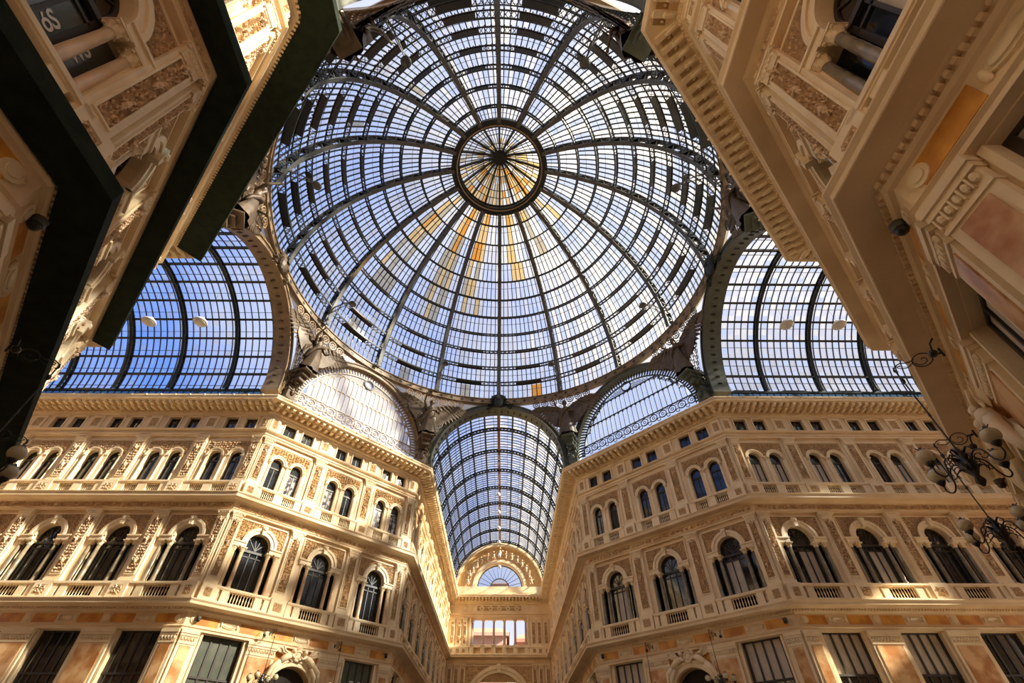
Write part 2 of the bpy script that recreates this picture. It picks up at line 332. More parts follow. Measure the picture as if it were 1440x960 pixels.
def add_facade(name, cx, cy, rz, L, bays, e0, e1, label, pil, style, door=False, ends=(True, True), shop_hw=1.15):
    """one storeyed wall. bays: local x of bay centres; pil: local x of pilasters; e0/e1: mitre factors"""
    hl = L/2
    holes = []; dk = []
    for b in bays:
        holes.append(arch_poly(b, .76, 9.4, 12.3, 12, 1.42, 11.98))
        for s in (-.75, .75):
            holes.append(arch_poly(b+s, .42, 16.05, 18.22, 10)); holes.append(rect(b+s*.985-.45, b+s*.985+.45, 20.62, 21.62))
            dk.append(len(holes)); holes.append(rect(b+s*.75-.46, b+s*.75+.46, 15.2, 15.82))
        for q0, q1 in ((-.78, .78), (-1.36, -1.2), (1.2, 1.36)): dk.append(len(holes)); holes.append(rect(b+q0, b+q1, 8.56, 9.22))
        if door and abs(b) < .1: holes.append([(b-1.43, -1.55), (b+1.43, -1.55)]+[(b+1.43*cos(pi*i/16), 4.63+1.43*sin(pi*i/16)) for i in range(17)])
        else: holes.append(rect(b-shop_hw, b+shop_hw, -1.3, 6.92))
    root = link(name, slab(rect(-hl, hl, -1.6, 23.0), holes, -.5, 0, dark=dk).mesh(name, ['stone', 'room_shade']), None, (cx, cy, 0), rz, kind='structure', label=label, category='wall')
    link('back_wall', MB().box(-hl+.3, hl-.3, -1.45, -1.35, -1.6, 23.0).mesh('back_wall', 'room_shade'), root)
    for nm, pr in (('ground_cornice', pr1), ('middle_cornice', pr2), ('string_course', pr3), ('top_cornice', pr4)):
        link(nm, extrude(pr, -hl, hl, e0, e1).mesh(nm, 'stone'), root)
    # dentils: too small to pick apart singly
    mb = MB()
    x = -hl
    while x < hl:
        mb.box(x, x+.09, .22, .34, 7.93, 8.03)
        mb.box(x, x+.09, .22, .36, 21.94, 22.04); x += .17
    link('dentil_band', mb.mesh('dentil_band', 'stone'), root, kind='stuff')
    # modillions
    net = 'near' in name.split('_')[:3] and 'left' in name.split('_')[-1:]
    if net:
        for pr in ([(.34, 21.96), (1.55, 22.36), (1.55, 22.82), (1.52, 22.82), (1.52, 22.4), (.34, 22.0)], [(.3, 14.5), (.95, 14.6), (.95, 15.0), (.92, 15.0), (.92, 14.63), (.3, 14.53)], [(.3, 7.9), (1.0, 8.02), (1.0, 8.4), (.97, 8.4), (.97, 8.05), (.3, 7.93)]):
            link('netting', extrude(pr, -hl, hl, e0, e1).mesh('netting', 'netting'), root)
    n = round(L/.5); mm = cached('modillion', lambda: MB().prism([(-.11, 22.1), (.11, 22.1), (.11, 22.41), (-.11, 22.41)], .28, .8).prism([(-.11, 22.22), (.11, 22.22), (.11, 22.41), (-.11, 22.41)], .8, 1.22).box(-.14, .14, .28, 1.28, 22.36, 22.42).blob((0, .62, 22.12), (.1, .3, .08), n=6, k=4).box(.14, .36, .66, 1.14, 22.395, 22.41, 1).blob((.25, .8, 22.38), (.06, .08, .04), n=6, k=3).mesh('modillion', ['stone_light', 'ground']))
    for i in range(n+1 if not net else 0): link('modillion', mm, root, (-hl+L*(i)/n, 0, 0))
    nl = round(L/1.1); lm = cached('lion', lambda: MB().blob((0, 1.46, 22.72), (.07, .09, .08), n=6, k=4).mesh('lion_mask', 'stone_light'))
    for i in range(nl): link('lion_mask', lm, root, (-hl+L*(i+.5)/nl, 0, 0))
    # pilasters (two orders), dies below them and attic panels above
    for x in pil:
        end = abs(x) > hl-.7; hw = .36 if end else .44; pw = .2 if end else .27
        k = 'e' if end else 'm'
        def shaft(z0, z1, p):
            mb = MB(); mb.box(-hw, hw, 0, p, z0, z1)
            mb.box(-hw-.05, hw+.05, 0, p+.06, z0, z0+.22); mb.box(-hw-.02, hw+.02, 0, p+.03, z0+.22, z0+.3)
            # raised frame round the sunk panel
            a, b = z0+.5, z1-.62; f = .05
            mb.box(-pw-f, -pw, p, p+.05, a-f, b+f); mb.box(pw, pw+f, p, p+.05, a-f, b+f); mb.box(-pw, pw, p, p+.05, a-f, a); mb.box(-pw, pw, p, p+.05, b, b+f)
            mb.box(-pw, pw, p, p+.004, a, b, 1)
            return mb
        for tier, (z0, z1, p) in enumerate(((9.4, 13.95, .17), (16.0, 19.85, .13))):
            pl = link('pilaster', cached(('pil', tier, k), lambda: shaft(z0, z1, p).mesh('pilaster', ['stone_light', 'ground'])), root, (x, 0, 0))
            link('carved_panel', cached(('pilr', tier, k), lambda: relief(-pw, pw, z0+.52, z1-.64, .19 if tier == 0 else .2, None, 3+tier, .07, True).mesh('carved_panel', 'relief')), pl, (0, p, 0))
            link('capital', cached(('pilc', tier, k), lambda: capital(hw*1.9, .5, .16).mesh('capital', 'stone_light')), pl, (0, p*.6, z1-.52))
        link('die', cached(('die', k), lambda: MB().box(-hw-.06, hw+.06, 0, .5, 8.42, 9.4).box(-hw-.04, hw+.04, 0, .48, 15.05, 16.0).mesh('die', 'stone_light')), root, (x, 0, 0))
        for z0, z1 in ((8.66, 9.16), (15.28, 15.74)):
            pn = link('square_panel', cached(('sq', k, z0), lambda: MB().box(-pw, pw, 0, .01, z0, z1).mesh('square_panel', 'ground')), root, (x, .495 if z0 < 10 else .475, 0))
            link('rosette', cached(('sqr', k, z0), lambda: relief(-pw, pw, z0, z1, .25, None, 9, .04).mesh('rosette', 'relief')), pn, (0, .01, 0))
        at = link('attic_pilaster', cached(('at', k), lambda: MB().box(-hw, hw, 0, .1, 20.5, 21.72).box(-pw-.04, pw+.04, .1, .13, 20.68, 21.55).box(-pw, pw, .13, .135, 20.75, 21.48, 1).mesh('attic_pilaster', ['stone_light', 'ground'])), root, (x, 0, 0))
        link('carved_panel', cached(('atr', k), lambda: relief(-pw*.8, pw*.8, 20.78, 21.45, .22, None, 12, .04).mesh('carved_panel', 'relief')), at, (0, .135, 0))
        # ground-order marble pier
    gp = sorted(pil)
    for x in gp:
        end = abs(x) > hl-.7; hw = .62 if end else .78
        if end: px0, px1 = (x-.36, x+.5) if x < 0 else (x-.5, x+.36)
        else: px0, px1 = x-.86, x+.86
        pc = (px0+px1)/2; hw = (px1-px0)/2; kk = round(hw, 2)
        pr = link('pier', cached(('pier', kk), lambda: MB().box(-hw, hw, 0, .16, -1.6, 6.95).box(-hw-.04, hw+.04, 0, .22, -1.6, -.9).mesh('pier', 'stone_light')), root, (pc, 0, 0))
        link('marble_slab', cached(('slabm', kk), lambda: MB().box(-hw+.16, hw-.16, .16, .19, -.8, 6.2).mesh('marble_slab', 'marble')), pr)
        def pcap():
            mb = MB().box(-hw-.02, hw+.02, 0, .2, 6.28, 6.36).box(-hw-.05, hw+.05, 0, .27, 6.78, 6.95).box(-hw-.03, hw+.03, 0, .23, 6.66, 6.78)
            n_ = max(3, int(hw*2/.17))
            for i in range(n_):
                xx = -hw+.02+(2*hw-.04)*(i+.5)/n_; mb.blob((xx, .19, 6.55), (.06, .06, .1), n=6, k=4)
                mb.box(xx-.015+hw/n_, xx+.015+hw/n_, .16, .22, 6.42, 6.66)
            return mb
        link('capital', cached(('pcap', kk), lambda: pcap().mesh('capital', 'stone_light')), pr)
    # frieze reliefs and colour panels
    segs = sorted(list(bays)); rnd = random.Random(len(name))
    frm = cached('frz', lambda: relief(-BAY/2, BAY/2, 14.16, 14.47, .3, None, 21, .08).mesh('carved_frieze', 'relief'))
    for b in bays:
        link('carved_frieze', frm, root, (b, .16, 0))
        link('yellow_panel', cached('yp', lambda: MB().box(-1.9, -.62, .12, .135, 7.27, 7.74).box(.62, 1.9, .12, .135, 7.27, 7.74).mesh('yellow_panel', 'yellow')), root, (b, 0, 0))
        link('medallion', cached('med', lambda: smooth(MB().prism([(.42*cos(t), 7.5+.17*sin(t)) for t in [i*pi/9 for i in range(18)]], .12, .17).prism([(.32*cos(t), 7.5+.11*sin(t)) for t in [i*pi/9 for i in range(18)]], .17, .2).blob((-.45, .15, 7.5), (.08, .06, .15), n=6, k=4).blob((.45, .15, 7.5), (.08, .06, .15), n=6, k=4).mesh('medallion', 'stone_light'))), root, (b, 0, 0))
    for x in pil:
        link('roundel', cached('rnd', lambda: MB().prism([(.2*cos(t), 7.5+.2*sin(t)) for t in [i*pi/7 for i in range(14)]], .12, .17).prism([(.12*cos(t), 7.5+.12*sin(t)) for t in [i*pi/7 for i in range(14)]], .17, .2).mesh('roundel', 'stone_light')), root, (x, 0, 0))
    # bays
    for bi, b in enumerate(bays):
        kd = style.get('first', [['dark_glass']])[bi % len(style.get('first', [[1]]))]
        wn = link('window', cached('wbf', lambda: window_big(0).mesh('window', 'frame')), root, (b, 0, 0))
        win_panes_big(wn, kd)
        ar = link('arch_surround', cached('arch1', lambda: MB().ringseg(0, 12.3, .76, 1.1, 0, pi, 0, .1, 18).ringseg(0, 12.3, .98, 1.14, 0, pi, .1, .16, 18)
                  .box(-1.55, -.76, 0, .14, 12.0, 12.3).box(.76, 1.55, 0, .14, 12.0, 12.3).box(-1.6, -.76, 0, .2, 12.22, 12.3).box(.76, 1.6, 0, .2, 12.22, 12.3).mesh('arch_surround', 'stone_light')), root, (b, 0, 0))
        link('keystone', cached('key', lambda: MB().prism([(-.1, 12.98), (.1, 12.98), (.17, 13.55), (-.17, 13.55)], 0, .26).blob((0, .26, 13.4), (.14, .1, .14), n=7, k=4).mesh('keystone', 'stone_light')), ar)
        fr = link('spandrel_frame', cached('spf', lambda: MB().box(-1.62, 1.62, 0, .07, 13.68, 13.75).box(-1.62, -1.55, 0, .07, 12.3, 13.68).box(1.55, 1.62, 0, .07, 12.3, 13.68).prism([(-1.55, 12.3), (-1.1, 12.3)]+[(1.1*cos(pi-pi*i/14), 12.3+1.1*sin(pi-pi*i/14)) for i in range(1, 14)]+[(1.1, 12.3), (1.55, 12.3), (1.55, 13.68), (-1.55, 13.68)], 0, .012, 1).mesh('spandrel_frame', ['stone_light', 'ground'])), root, (b, 0, 0))
        link('carved_spandrel', cached('sp1', lambda: relief(-1.53, 1.53, 12.4, 13.66, .19, lambda x, z: sqrt(x*x+(z-12.3)**2) > 1.24 and abs(x) > .12, 31, .065).mesh('carved_spandrel', 'relief')), fr)
        for x in (-1.36, -.84, .84, 1.36):
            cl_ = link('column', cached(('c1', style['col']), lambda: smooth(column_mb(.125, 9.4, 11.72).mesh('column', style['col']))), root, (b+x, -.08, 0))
            link('capital', cached('c1c', lambda: col_capital(.125, .3).mesh('capital', 'stone_light')), cl_, (0, 0, 11.7))
        bl = link('balustrade', cached('bp1', lambda: parapet([(-.78, .78), (-1.36, -1.2), (1.2, 1.36)], 8.42, BAY/2-.5, None).mesh('balustrade', 'stone_light')), root, (b, 0, 0))
        for i in range(9): link('baluster', baluster_mesh(), bl, (-.7+1.4*i/8, .3, 8.57))
        for x in (-1.28, 1.28): link('baluster', baluster_mesh(), bl, (x, .3, 8.57))
        # upper storey
        for s in (-1, 1):
            wn = link('window', cached('w2f', lambda: MB().ringseg(0, 18.22, .34, .42, 0, pi, -.34, -.24, 10).box(-.42, -.35, -.34, -.24, 16.05, 18.22).box(.35, .42, -.34, -.24, 16.05, 18.22)
                  .box(-.36, .36, -.34, -.22, 17.85, 17.97).box(-.03, .03, -.34, -.24, 16.05, 17.85).box(-.36, .36, -.34, -.24, 16.05, 16.15).mesh('window', 'frame')), root, (b+s*.75, 0, 0))
            k2 = style.get('second', ['dark_glass'])[(bi*2+(s > 0)) % len(style.get('second', [1]))]
            for q, (a, c_) in enumerate(((-.35, -.03), (.03, .35))):
                link('pane', cached(('p2', q, k2), lambda: MB().box(a, c_, -.31, -.28, 16.15, 17.85).mesh('pane', k2)), wn)
            link('fan_light', cached('p2f', lambda: MB().prism([(.35, 17.97)]+[(.35*cos(pi*i/8), 18.22+.35*sin(pi*i/8)) for i in range(9)]+[(-.35, 17.97)], -.31, -.28).mesh('fan_light', 'dark_glass')), wn)
            link('arch_surround', cached('arch2', lambda: MB().ringseg(0, 18.22, .42, .6, 0, pi, 0, .1, 14).ringseg(0, 18.22, .55, .64, 0, pi, .1, .14, 14).mesh('arch_surround', 'stone_light')), root, (b+s*.75, 0, 0))
            aw = link('attic_window', cached('awf', lambda: MB().box(-.45, .45, -.3, -.2, 21.54, 21.62).box(-.45, .45, -.3, -.2, 20.62, 20.7).box(-.45, -.38, -.3, -.2, 20.7, 21.54).box(.38, .45, -.3, -.2, 20.7, 21.54).box(-.03, .03, -.3, -.2, 20.7, 21.54).mesh('attic_window', 'frame')), root, (b+s*.74, 0, 0))
            for q, (a, c_) in enumerate(((-.38, -.03), (.03, .38))):
                link('pane', cached(('p3', q), lambda: MB().box(a, c_, -.27, -.24, 20.7, 21.54).mesh('pane', 'dark_glass')), aw)
            link('window_surround', cached('aws', lambda: MB().box(-.56, -.47, 0, .07, 20.5, 21.7).box(.47, .56, 0, .07, 20.5, 21.7).box(-.56, .56, 0, .07, 21.64, 21.72).mesh('window_surround', 'stone_light')), root, (b+s*.74, 0, 0))
        for x in (-1.28, 0, 1.28):
            cl_ = link('column', cached(('c2', style['col2']), lambda: smooth(column_mb(.075, 16.05, 18.02).mesh('column', style['col2']))), root, (b+x, .02, 0))
            link('capital', cached('c2c', lambda: col_capital(.08, .2).mesh('capital', 'stone_light')), cl_, (0, 0, 18.02))
        fr = link('spandrel_frame', cached('spf2', lambda: MB().box(-1.62, 1.62, 0, .05, 19.5, 19.56).box(-1.62, -1.56, 0, .05, 16.0, 19.5).box(1.56, 1.62, 0, .05, 16.0, 19.5).prism([(-1.5, 18.3), (-1.35, 18.3)]+[(-.75+.6*cos(pi-pi*i/10), 18.22+.6*sin(pi-pi*i/10)) for i in range(1, 10)]+[(0, 18.4)]+[(.75+.6*cos(pi-pi*i/10), 18.22+.6*sin(pi-pi*i/10)) for i in range(1, 10)]+[(1.35, 18.3), (1.5, 18.3), (1.5, 19.45), (-1.5, 19.45)], 0, .012, 1).mesh('spandrel_frame', ['stone_light', 'ground'])), root, (b, 0, 0))
        link('carved_spandrel', cached('sp2', lambda: relief(-1.48, 1.48, 18.5, 19.42, .2, lambda x, z: min(sqrt((x-.75)**2+(z-18.22)**2), sqrt((x+.75)**2+(z-18.22)**2)) > .74, 37, .08).mesh('carved_spandrel', 'relief')), fr)
        bl = link('balustrade', cached('bp2', lambda: parapet([(-1.21, -.29), (.29, 1.21)], 15.05, BAY/2-.5, None).mesh('balustrade', 'stone_light')), root, (b, -.03, 0))
        for s in (-1, 1):
            for i in range(7): link('baluster', baluster_mesh(), bl, (s*.75-.39+.78*i/6, .3, 15.2))
        # ground storey
        if door and abs(b) < .1: door_arch(root, b)
        else:
            sw = link('shop_window', cached(('swf', shop_hw), lambda: shopframe(shop_hw).mesh('shop_window', 'frame')), root, (b, 0, 0))
            ks = style.get('shop', ['dark_glass'])[bi % len(style.get('shop', [1]))]
            n_ = 4; wd = 2*(shop_hw-.1)/n_
            for q in range(n_):
                a = -shop_hw+.1+wd*q
                for z0, z1 in ((-1.2, 1.6), (1.7, 4.85), (4.95, 6.84)):
                    kq = ks if z0 > 4.9 or ks != 'blind' else 'dark_glass'
                    link('pane', cached(('sw', q, z0, kq, shop_hw), lambda: MB().box(a+.03, a+wd-.03, -.3, -.27, z0, z1).mesh('pane', kq)), sw)
            link('window_surround', cached(('sws', shop_hw), lambda: MB().box(-shop_hw-.12, -shop_hw, 0, .06, -1.5, 6.92).box(shop_hw, shop_hw+.12, 0, .06, -1.5, 6.92).mesh('window_surround', 'stone_light')), root, (b, 0, 0))
    return root
def shopframe(h):
    mb = MB(); y0, y1 = -.33, -.22
    mb.box(-h, h, y0, y1, 6.84, 6.92); mb.box(-h, h, y0, y1, -1.3, -1.2); mb.box(-h, h, y0, y1+.03, 4.85, 4.95); mb.box(-h, h, y0, y1, 1.6, 1.7)
    wd = 2*(h-.1)/4
    for q in range(5): x = -h+.1+wd*q; mb.box(x-.05, x+.05, y0, y1, -1.3, 6.9)
    mb.box(-h, -h+.06, y0, y1, -1.3, 6.9); mb.box(h-.06, h, y0, y1, -1.3, 6.9)
    return mb
def door_arch(root, b):
    a = link('door_arch', MB().ringseg(0, 4.63, 1.43, 1.75, 0, pi, 0, .2, 24).ringseg(0, 4.63, 1.66, 1.8, 0, pi, .2, .26, 24)
             .box(-1.75, -1.43, 0, .2, -1.6, 4.63).box(1.43, 1.75, 0, .2, -1.6, 4.63).mesh('door_arch', 'stone_light'), root, (b, 0, 0))
    link('coffered_soffit', MB().ringseg(0, 4.63, 1.38, 1.43, 0, pi, -.5, 0, 24).mesh('coffered_soffit', 'ground'), a)
    link('marble_field', slab(rect(-1.95, 1.95, 3.0, 6.93), [[(-1.78, 3.01), (1.78, 3.01)]+[(1.78*cos(pi*i/16), 4.63+1.78*sin(pi*i/16)) for i in range(17)]], 0, .05).mesh('marble_field', 'yellow'), a)
    # door carving: two reclining figures, wings and a shield
    mb = MB(); rnd = random.Random(5)
    for s in (-1, 1):
        mb.tube([(s*.35, .3, 6.6), (s*.75, .4, 6.45), (s*1.1, .4, 6.15)], [.13, .19, .17], 8)      # torso
        mb.blob((s*.38, .42, 6.82), .14)                                                           # head
        mb.tube([(s*1.1, .4, 6.15), (s*1.45, .45, 5.85), (s*1.62, .35, 5.3), (s*1.75, .3, 4.9)], [.17, .15, .1, .06], 7)
        mb.tube([(s*1.0, .35, 6.05), (s*1.3, .4, 5.6), (s*1.5, .3, 5.0)], [.15, .12, .06], 7)
        mb.tube([(s*.5, .42, 6.6), (s*.25, .5, 6.42), (s*.12, .42, 6.55)], [.07, .06, .04], 6)
        mb.tube([(s*.6, .38, 6.65), (s*.95, .45, 6.75), (s*1.1, .4, 7.0)], [.07, .06, .04], 6)
        for k in range(6): leaf(mb, s*.75, 6.55, (.35+k*.16) if s > 0 else pi-(.35+k*.16), .95-.06*k, .17, .12, .2)
        for k in range(7): 
            t = k/6; ribbon(mb, [(s*(1.0+.1*k), 6.2-.1*k), (s*(1.1+.12*k), 5.8-.1*k), (s*(1.2+.1*k), 5.3-.05*k)], .12, .1, .22)
        curl(mb, s*1.75, 5.0, .26, 0, s, .1, .14)
    mb.ringseg(0, 6.6, .2, .33, 0, 2*pi, .15, .32, 18); mb.blob((0, .22, 6.6), (.2, .12, .26)); 
    for k in range(5): leaf(mb, 0, 6.95, pi/2+(k-2)*.4, .3, .13, .1, .2)
    link('carved_group', smooth(mb.mesh('carved_group', 'stone_light')), a)
    link('door_opening', MB().box(-1.43, 1.43, -.6, -.5, -1.6, 6.1).mesh('door_opening', 'room_shade'), a)

W_, L_ = 7.5, 17.18
HD = (L_-W_)/sqrt(2)                       # half length of a diagonal wall
AP = (W_+L_)/2
T = .4142
db = (-4.5, 0, 4.5); dp = (-HD+.4, -2.25, 2.25, HD-.4)
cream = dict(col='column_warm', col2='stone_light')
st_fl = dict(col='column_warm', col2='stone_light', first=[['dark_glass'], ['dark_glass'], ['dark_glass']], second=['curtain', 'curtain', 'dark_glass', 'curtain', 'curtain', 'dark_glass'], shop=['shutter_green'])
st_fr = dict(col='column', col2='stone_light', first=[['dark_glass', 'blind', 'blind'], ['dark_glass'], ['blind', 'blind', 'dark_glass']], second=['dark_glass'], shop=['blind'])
st_ra = dict(col='column', col2='stone_light', first=[['blind', 'blind', 'dark_glass'], ['blind', 'blind', 'dark_glass'], ['dark_glass'], ['dark_glass'], ['dark_glass', 'blind', 'blind']], second=['blind', 'blind', 'dark_glass', 'blind', 'blind', 'dark_glass'], shop=['blind', 'blind', 'dark_glass', 'dark_glass', 'blind'])  # second: pale panes here are painted reflections, first and shop have blinds
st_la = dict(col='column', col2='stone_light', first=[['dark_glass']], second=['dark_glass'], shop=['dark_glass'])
# Rz so that local +y = inward normal n: n=(-sin,cos)
def rz_of(n): return atan2(-n[0], n[1])
add_facade('wall_far_left', -AP, AP, rz_of((S2, -S2)), HD*2, db, T, T, 'sunlit cream diagonal facade between the left and the far gallery arms', dp, st_fl, door=True)
add_facade('wall_far_right', AP, AP, rz_of((-S2, -S2)), HD*2, db, T, T, 'shaded cream diagonal facade between the far and the right gallery arms', dp, st_fr, door=True)
add_facade('wall_near_left', -AP, -AP, rz_of((S2, S2)), HD*2, db, T, T, 'diagonal facade seen steeply from below at upper left, its soffits dark', dp, st_fl, door=True)
add_facade('wall_near_right', AP, -AP, rz_of((-S2, S2)), HD*2, db, T, T, 'tan diagonal facade seen steeply from below at upper right', dp, st_fr, door=True)
def arm_wall(name, corner, tdir, n, nb, label, style, far=0):
    Ln = .2+BAY*nb if not far else far
    c = Vector((corner[0], corner[1], 0))+Vector((tdir[0], tdir[1], 0))*Ln/2
    rz = rz_of(n); lx = Vector((cos(rz), sin(rz), 0)); sg = 1 if lx.dot(Vector((*tdir, 0))) > 0 else -1
    # s measured from the octagon corner outwards
    loc = lambda s: sg*(s-Ln/2)
    bays = [loc(2.2+BAY*k) for k in range(nb)]; pil = [loc(.35)]+[loc(4.39+BAY*k) for k in range(nb)]
    pil[-1] = loc(Ln-.35)
    if far: pil[-1] = loc(4.39+BAY*(nb-1))
    e_in, e_out = T, (-1 if far else 0)
    e0, e1 = (e_in, e_out) if sg > 0 else (e_out, e_in)

    return add_facade(name, c.x, c.y, rz, Ln, bays, e0, e1, label, pil, style)
FAR = 53.46-L_
arm_wall('wall_left_arm', (-L_, W_), (-1, 0), (0, -1), 5, 'cream facade of the left gallery arm with dark arched windows', st_la)
arm_wall('wall_right_arm', (L_, W_), (1, 0), (0, -1), 5, 'warm tan facade of the right gallery arm with pale blinds in its lower windows, painted reflections above', st_ra)
arm_wall('wall_far_arm_left', (-W_, L_), (0, 1), (1, 0), 8, 'long facade on the left side of the far gallery arm, glowing in the sun', st_la, FAR)
arm_wall('wall_far_arm_right', (W_, L_), (0, 1), (-1, 0), 8, 'long shaded facade on the right side of the far gallery arm', st_fr, FAR)
arm_wall('wall_near_arm_left', (-W_, -L_), (0, -1), (1, 0), 4, 'dark near facade at the top left corner with big columns and carved pilaster', dict(st_la, col='column_warm', first=[['glass_grey']]))
arm_wall('wall_near_arm_right', (W_, -L_), (0, -1), (-1, 0), 4, 'tan near facade at the top right corner with veined marble pier below', st_ra)
arm_wall('wall_left_arm_near', (-L_, -W_), (-1, 0), (0, 1), 5, 'facade of the left gallery arm that faces away from the camera', st_la)
arm_wall('wall_right_arm_near', (L_, -W_), (1, 0), (0, 1), 5, 'facade of the right gallery arm that faces away from the camera', st_ra)

# ------------------------------------------------------------------ end walls of the arms
def end_wall(name, cx, cy, n, label, full=True):
    rz = rz_of(n)
    arc = lambda cx_, cz, r, n_=24, a0=0, a1=pi: [(cx_+r*cos(a0+(a1-a0)*i/n_), cz+r*sin(a0+(a1-a0)*i/n_)) for i in range(n_+1)]
    outer = [(-7.5, -1.6), (7.5, -1.6)]+arc(0, 23.9, 7.3)
    outer = [(-7.5, -1.6), (7.5, -1.6), (7.5, 23.9)]+arc(0, 23.9, 7.3)[1:-1]+[(-7.5, 23.9)]
    holes = [[(-3.6, -1.55), (3.6, -1.55)]+arc(0, 9.3, 3.6), rect(-4.1, 4.1, 16.3, 19.75), arc(0, 24.2, 3.5)]
    root = link(name, cached('endw', lambda: slab(outer, holes, -.9, 0).mesh(name, 'stone')), None, (cx, cy, 0), rz, kind='structure', label=label, category='wall')
    for nm, pr in (('middle_cornice', pr2), ('string_course', pr3), ('top_cornice', pr4)):
        link(nm, cached('e'+nm, lambda: extrude(pr, -7.5, 7.5, -1, -1).mesh(nm, 'stone')), root)
    mm = CA['modillion']
    for i in range(25): link('modillion', mm, root, (-6+12*i/24, 0, 0))
    a = link('arch_surround', cached('ea1', lambda: MB().ringseg(0, 9.3, 3.6, 4.05, 0, pi, 0, .12, 30).ringseg(0, 9.3, 4.05, 4.5, 0, pi, 0, .25, 30).box(-4.5, -3.6, 0, .2, -1.6, 9.3).box(3.6, 4.5, 0, .2, -1.6, 9.3).box(-4.7, -3.5, 0, .3, 8.95, 9.3).box(3.5, 4.7, 0, .3, 8.95, 9.3).mesh('arch_surround', 'stone_light')), root)
    link('keystone', cached('ek', lambda: MB().prism([(-.2, 12.9), (.2, 12.9), (.3, 13.95), (-.3, 13.95)], 0, .45).mesh('keystone', 'stone_light')), a)
    sp = link('spandrel_frame', cached('es', lambda: MB().box(-4.7, 4.7, 0, .08, 13.75, 13.85).box(-4.75, -4.65, 0, .12, 9.3, 13.85).box(4.65, 4.75, 0, .12, 9.3, 13.85).box(-4.6, 4.6, 0, .01, 11.8, 13.7, 1).mesh('spandrel_frame', ['stone_light', 'ground'])), root)
    link('carved_spandrel', cached('esr', lambda: relief(-4.6, 4.6, 10.4, 13.7, .42, lambda x, z: sqrt(x*x+(z-9.3)**2) > 4.75, 4, .07).mesh('carved_spandrel', 'relief')), sp)
    for s in (-1, 1):
        for x in (5.0, 5.85, 6.8):
            for tier, z1, p in ((0, 13.95, .17), (1, 19.85, .13)):
                pl = link('pilaster', CA[('pil', tier, 'e')], root, (s*x, 0, 0))
                link('carved_panel', CA[('pilr', tier, 'e')], pl, (0, p, 0)); link('capital', CA[('pilc', tier, 'e')], pl, (0, p*.6, z1-.52))
            for z0, z1, in ((15.28, 15.74),):
                link('square_panel', CA[('sq', 'e', z0)], root, (s*x, .475, 0))
    link('balustrade', cached('eb', lambda: MB().box(-7.5, 7.5, 0, .47, 15.05, 15.2).box(-7.5, 7.5, 0, .5, 15.9, 16.05).box(-7.5, -4.3, 0, .44, 15.2, 15.9).box(4.3, 7.5, 0, .44, 15.2, 15.9).mesh('balustrade', 'stone_light')), root)
    for i in range(6):
        x = -3.9+1.56*i
        link('die', cached('ed', lambda: MB().box(-.3, .3, 0, .45, 15.2, 15.9).box(-.3, .3, -.6, .0, 16.05, 16.4).mesh('die', 'stone_light')), root, (x, 0, 0))
        c = link('column', cached('ec', lambda: smooth(column_mb(.17, 16.4, 19.3).mesh('column', 'plaster_pink'))), root, (x, -.3, 0))
        link('capital', cached('ecc', lambda: col_capital(.17, .4).mesh('capital', 'stone_light')), c, (0, 0, 19.3))
    link('window_surround', cached('els', lambda: MB().box(-4.35, -4.1, 0, .12, 16.05, 19.85).box(4.1, 4.35, 0, .12, 16.05, 19.85).mesh('window_surround', 'stone_light')), root)
    fr = link('attic_panel', cached('eap', lambda: MB().box(-3.4, 3.4, 0, .06, 20.75, 20.83).box(-3.4, 3.4, 0, .06, 21.52, 21.6).box(-3.4, -3.3, 0, .06, 20.83, 21.52).box(3.3, 3.4, 0, .06, 20.83, 21.52).box(-3.3, 3.3, 0, .02, 20.83, 21.52, 1).mesh('attic_panel', ['stone_light', 'ground'])), root)
    for i in range(5): link('wreath', cached('ew', lambda: MB().ringseg(0, 21.17, .2, .31, 0, 2*pi, 0, .12, 16).prism([(.7, 21.3), (-.7, 21.3), (-.5, 21.22), (.5, 21.22)], 0, .05).mesh('wreath', 'stone_light')), fr, (-2.6+1.3*i, .02, 0))
    for s in (-1, 1): link('wreath', CA['ew'], root, (s*5.3, .02, 0))
    # tympanum
    ty = link('tympanum', cached('ety', lambda: MB().ringseg(0, 24.2, 3.5, 3.75, 0, pi, 0, .12, 30).ringseg(0, 24.2, 3.75, 4.15, 0, pi, 0, .28, 30).ringseg(0, 23.9, 6.55, 7.2, 0, pi, 0, .5, 40).ringseg(0, 24.1, 4.15, 6.5, 0, pi, 0, .03, 30, 1)
              .box(-7.2, 7.2, 0, .35, 23.3, 24.2).mesh('tympanum', ['stone_light', 'gilt'])), root)
    def tymp():
        mb = MB(); rnd = random.Random(11)
        for i in range(15):
            a = pi*(.06+.88*i/14); r = 5.0 if i != 7 else 5.1; H = 1.25 if i != 7 else 1.7
            x, z = r*cos(a), 24.1+r*sin(a); mb2 = MB(); figure(mb2, 0, -.5, H, .3, rnd)
            for k in range(4): leaf(mb2, 0, 0, rnd.uniform(0, 6.28), .8, .3, .15)
            mb.add([(x+vx, vy+.03, z+vz) for vx, vy, vz in mb2.v], mb2.f)
        return smooth(mb.mesh('carved_figures', 'relief'))
    link('carved_figures', cached('etf', tymp), ty)
    wn = link('lunette_window', cached('elw', lambda: lun().mesh('lunette_window', 'iron_paint')), root)
    for i in range(13):
        a0 = pi*i/13; 
        def pane(a0=a0):
            a1 = a0+pi/13; return MB().ringseg(0, 24.2, 1.45, 3.45, a0+.015, a1-.015, -.5, -.48, 3).mesh('pane', 'g_clear')
        link('pane', cached(('elp', i), pane), wn)
    link('roof_parapet', cached('erp', lambda: MB().box(-1.45, 1.45, -2.2, -1.8, 23.4, 25.25).box(-1.5, 1.5, -2.3, -1.7, 25.25, 25.4).mesh('roof_parapet', 'plaster_pink')), wn)
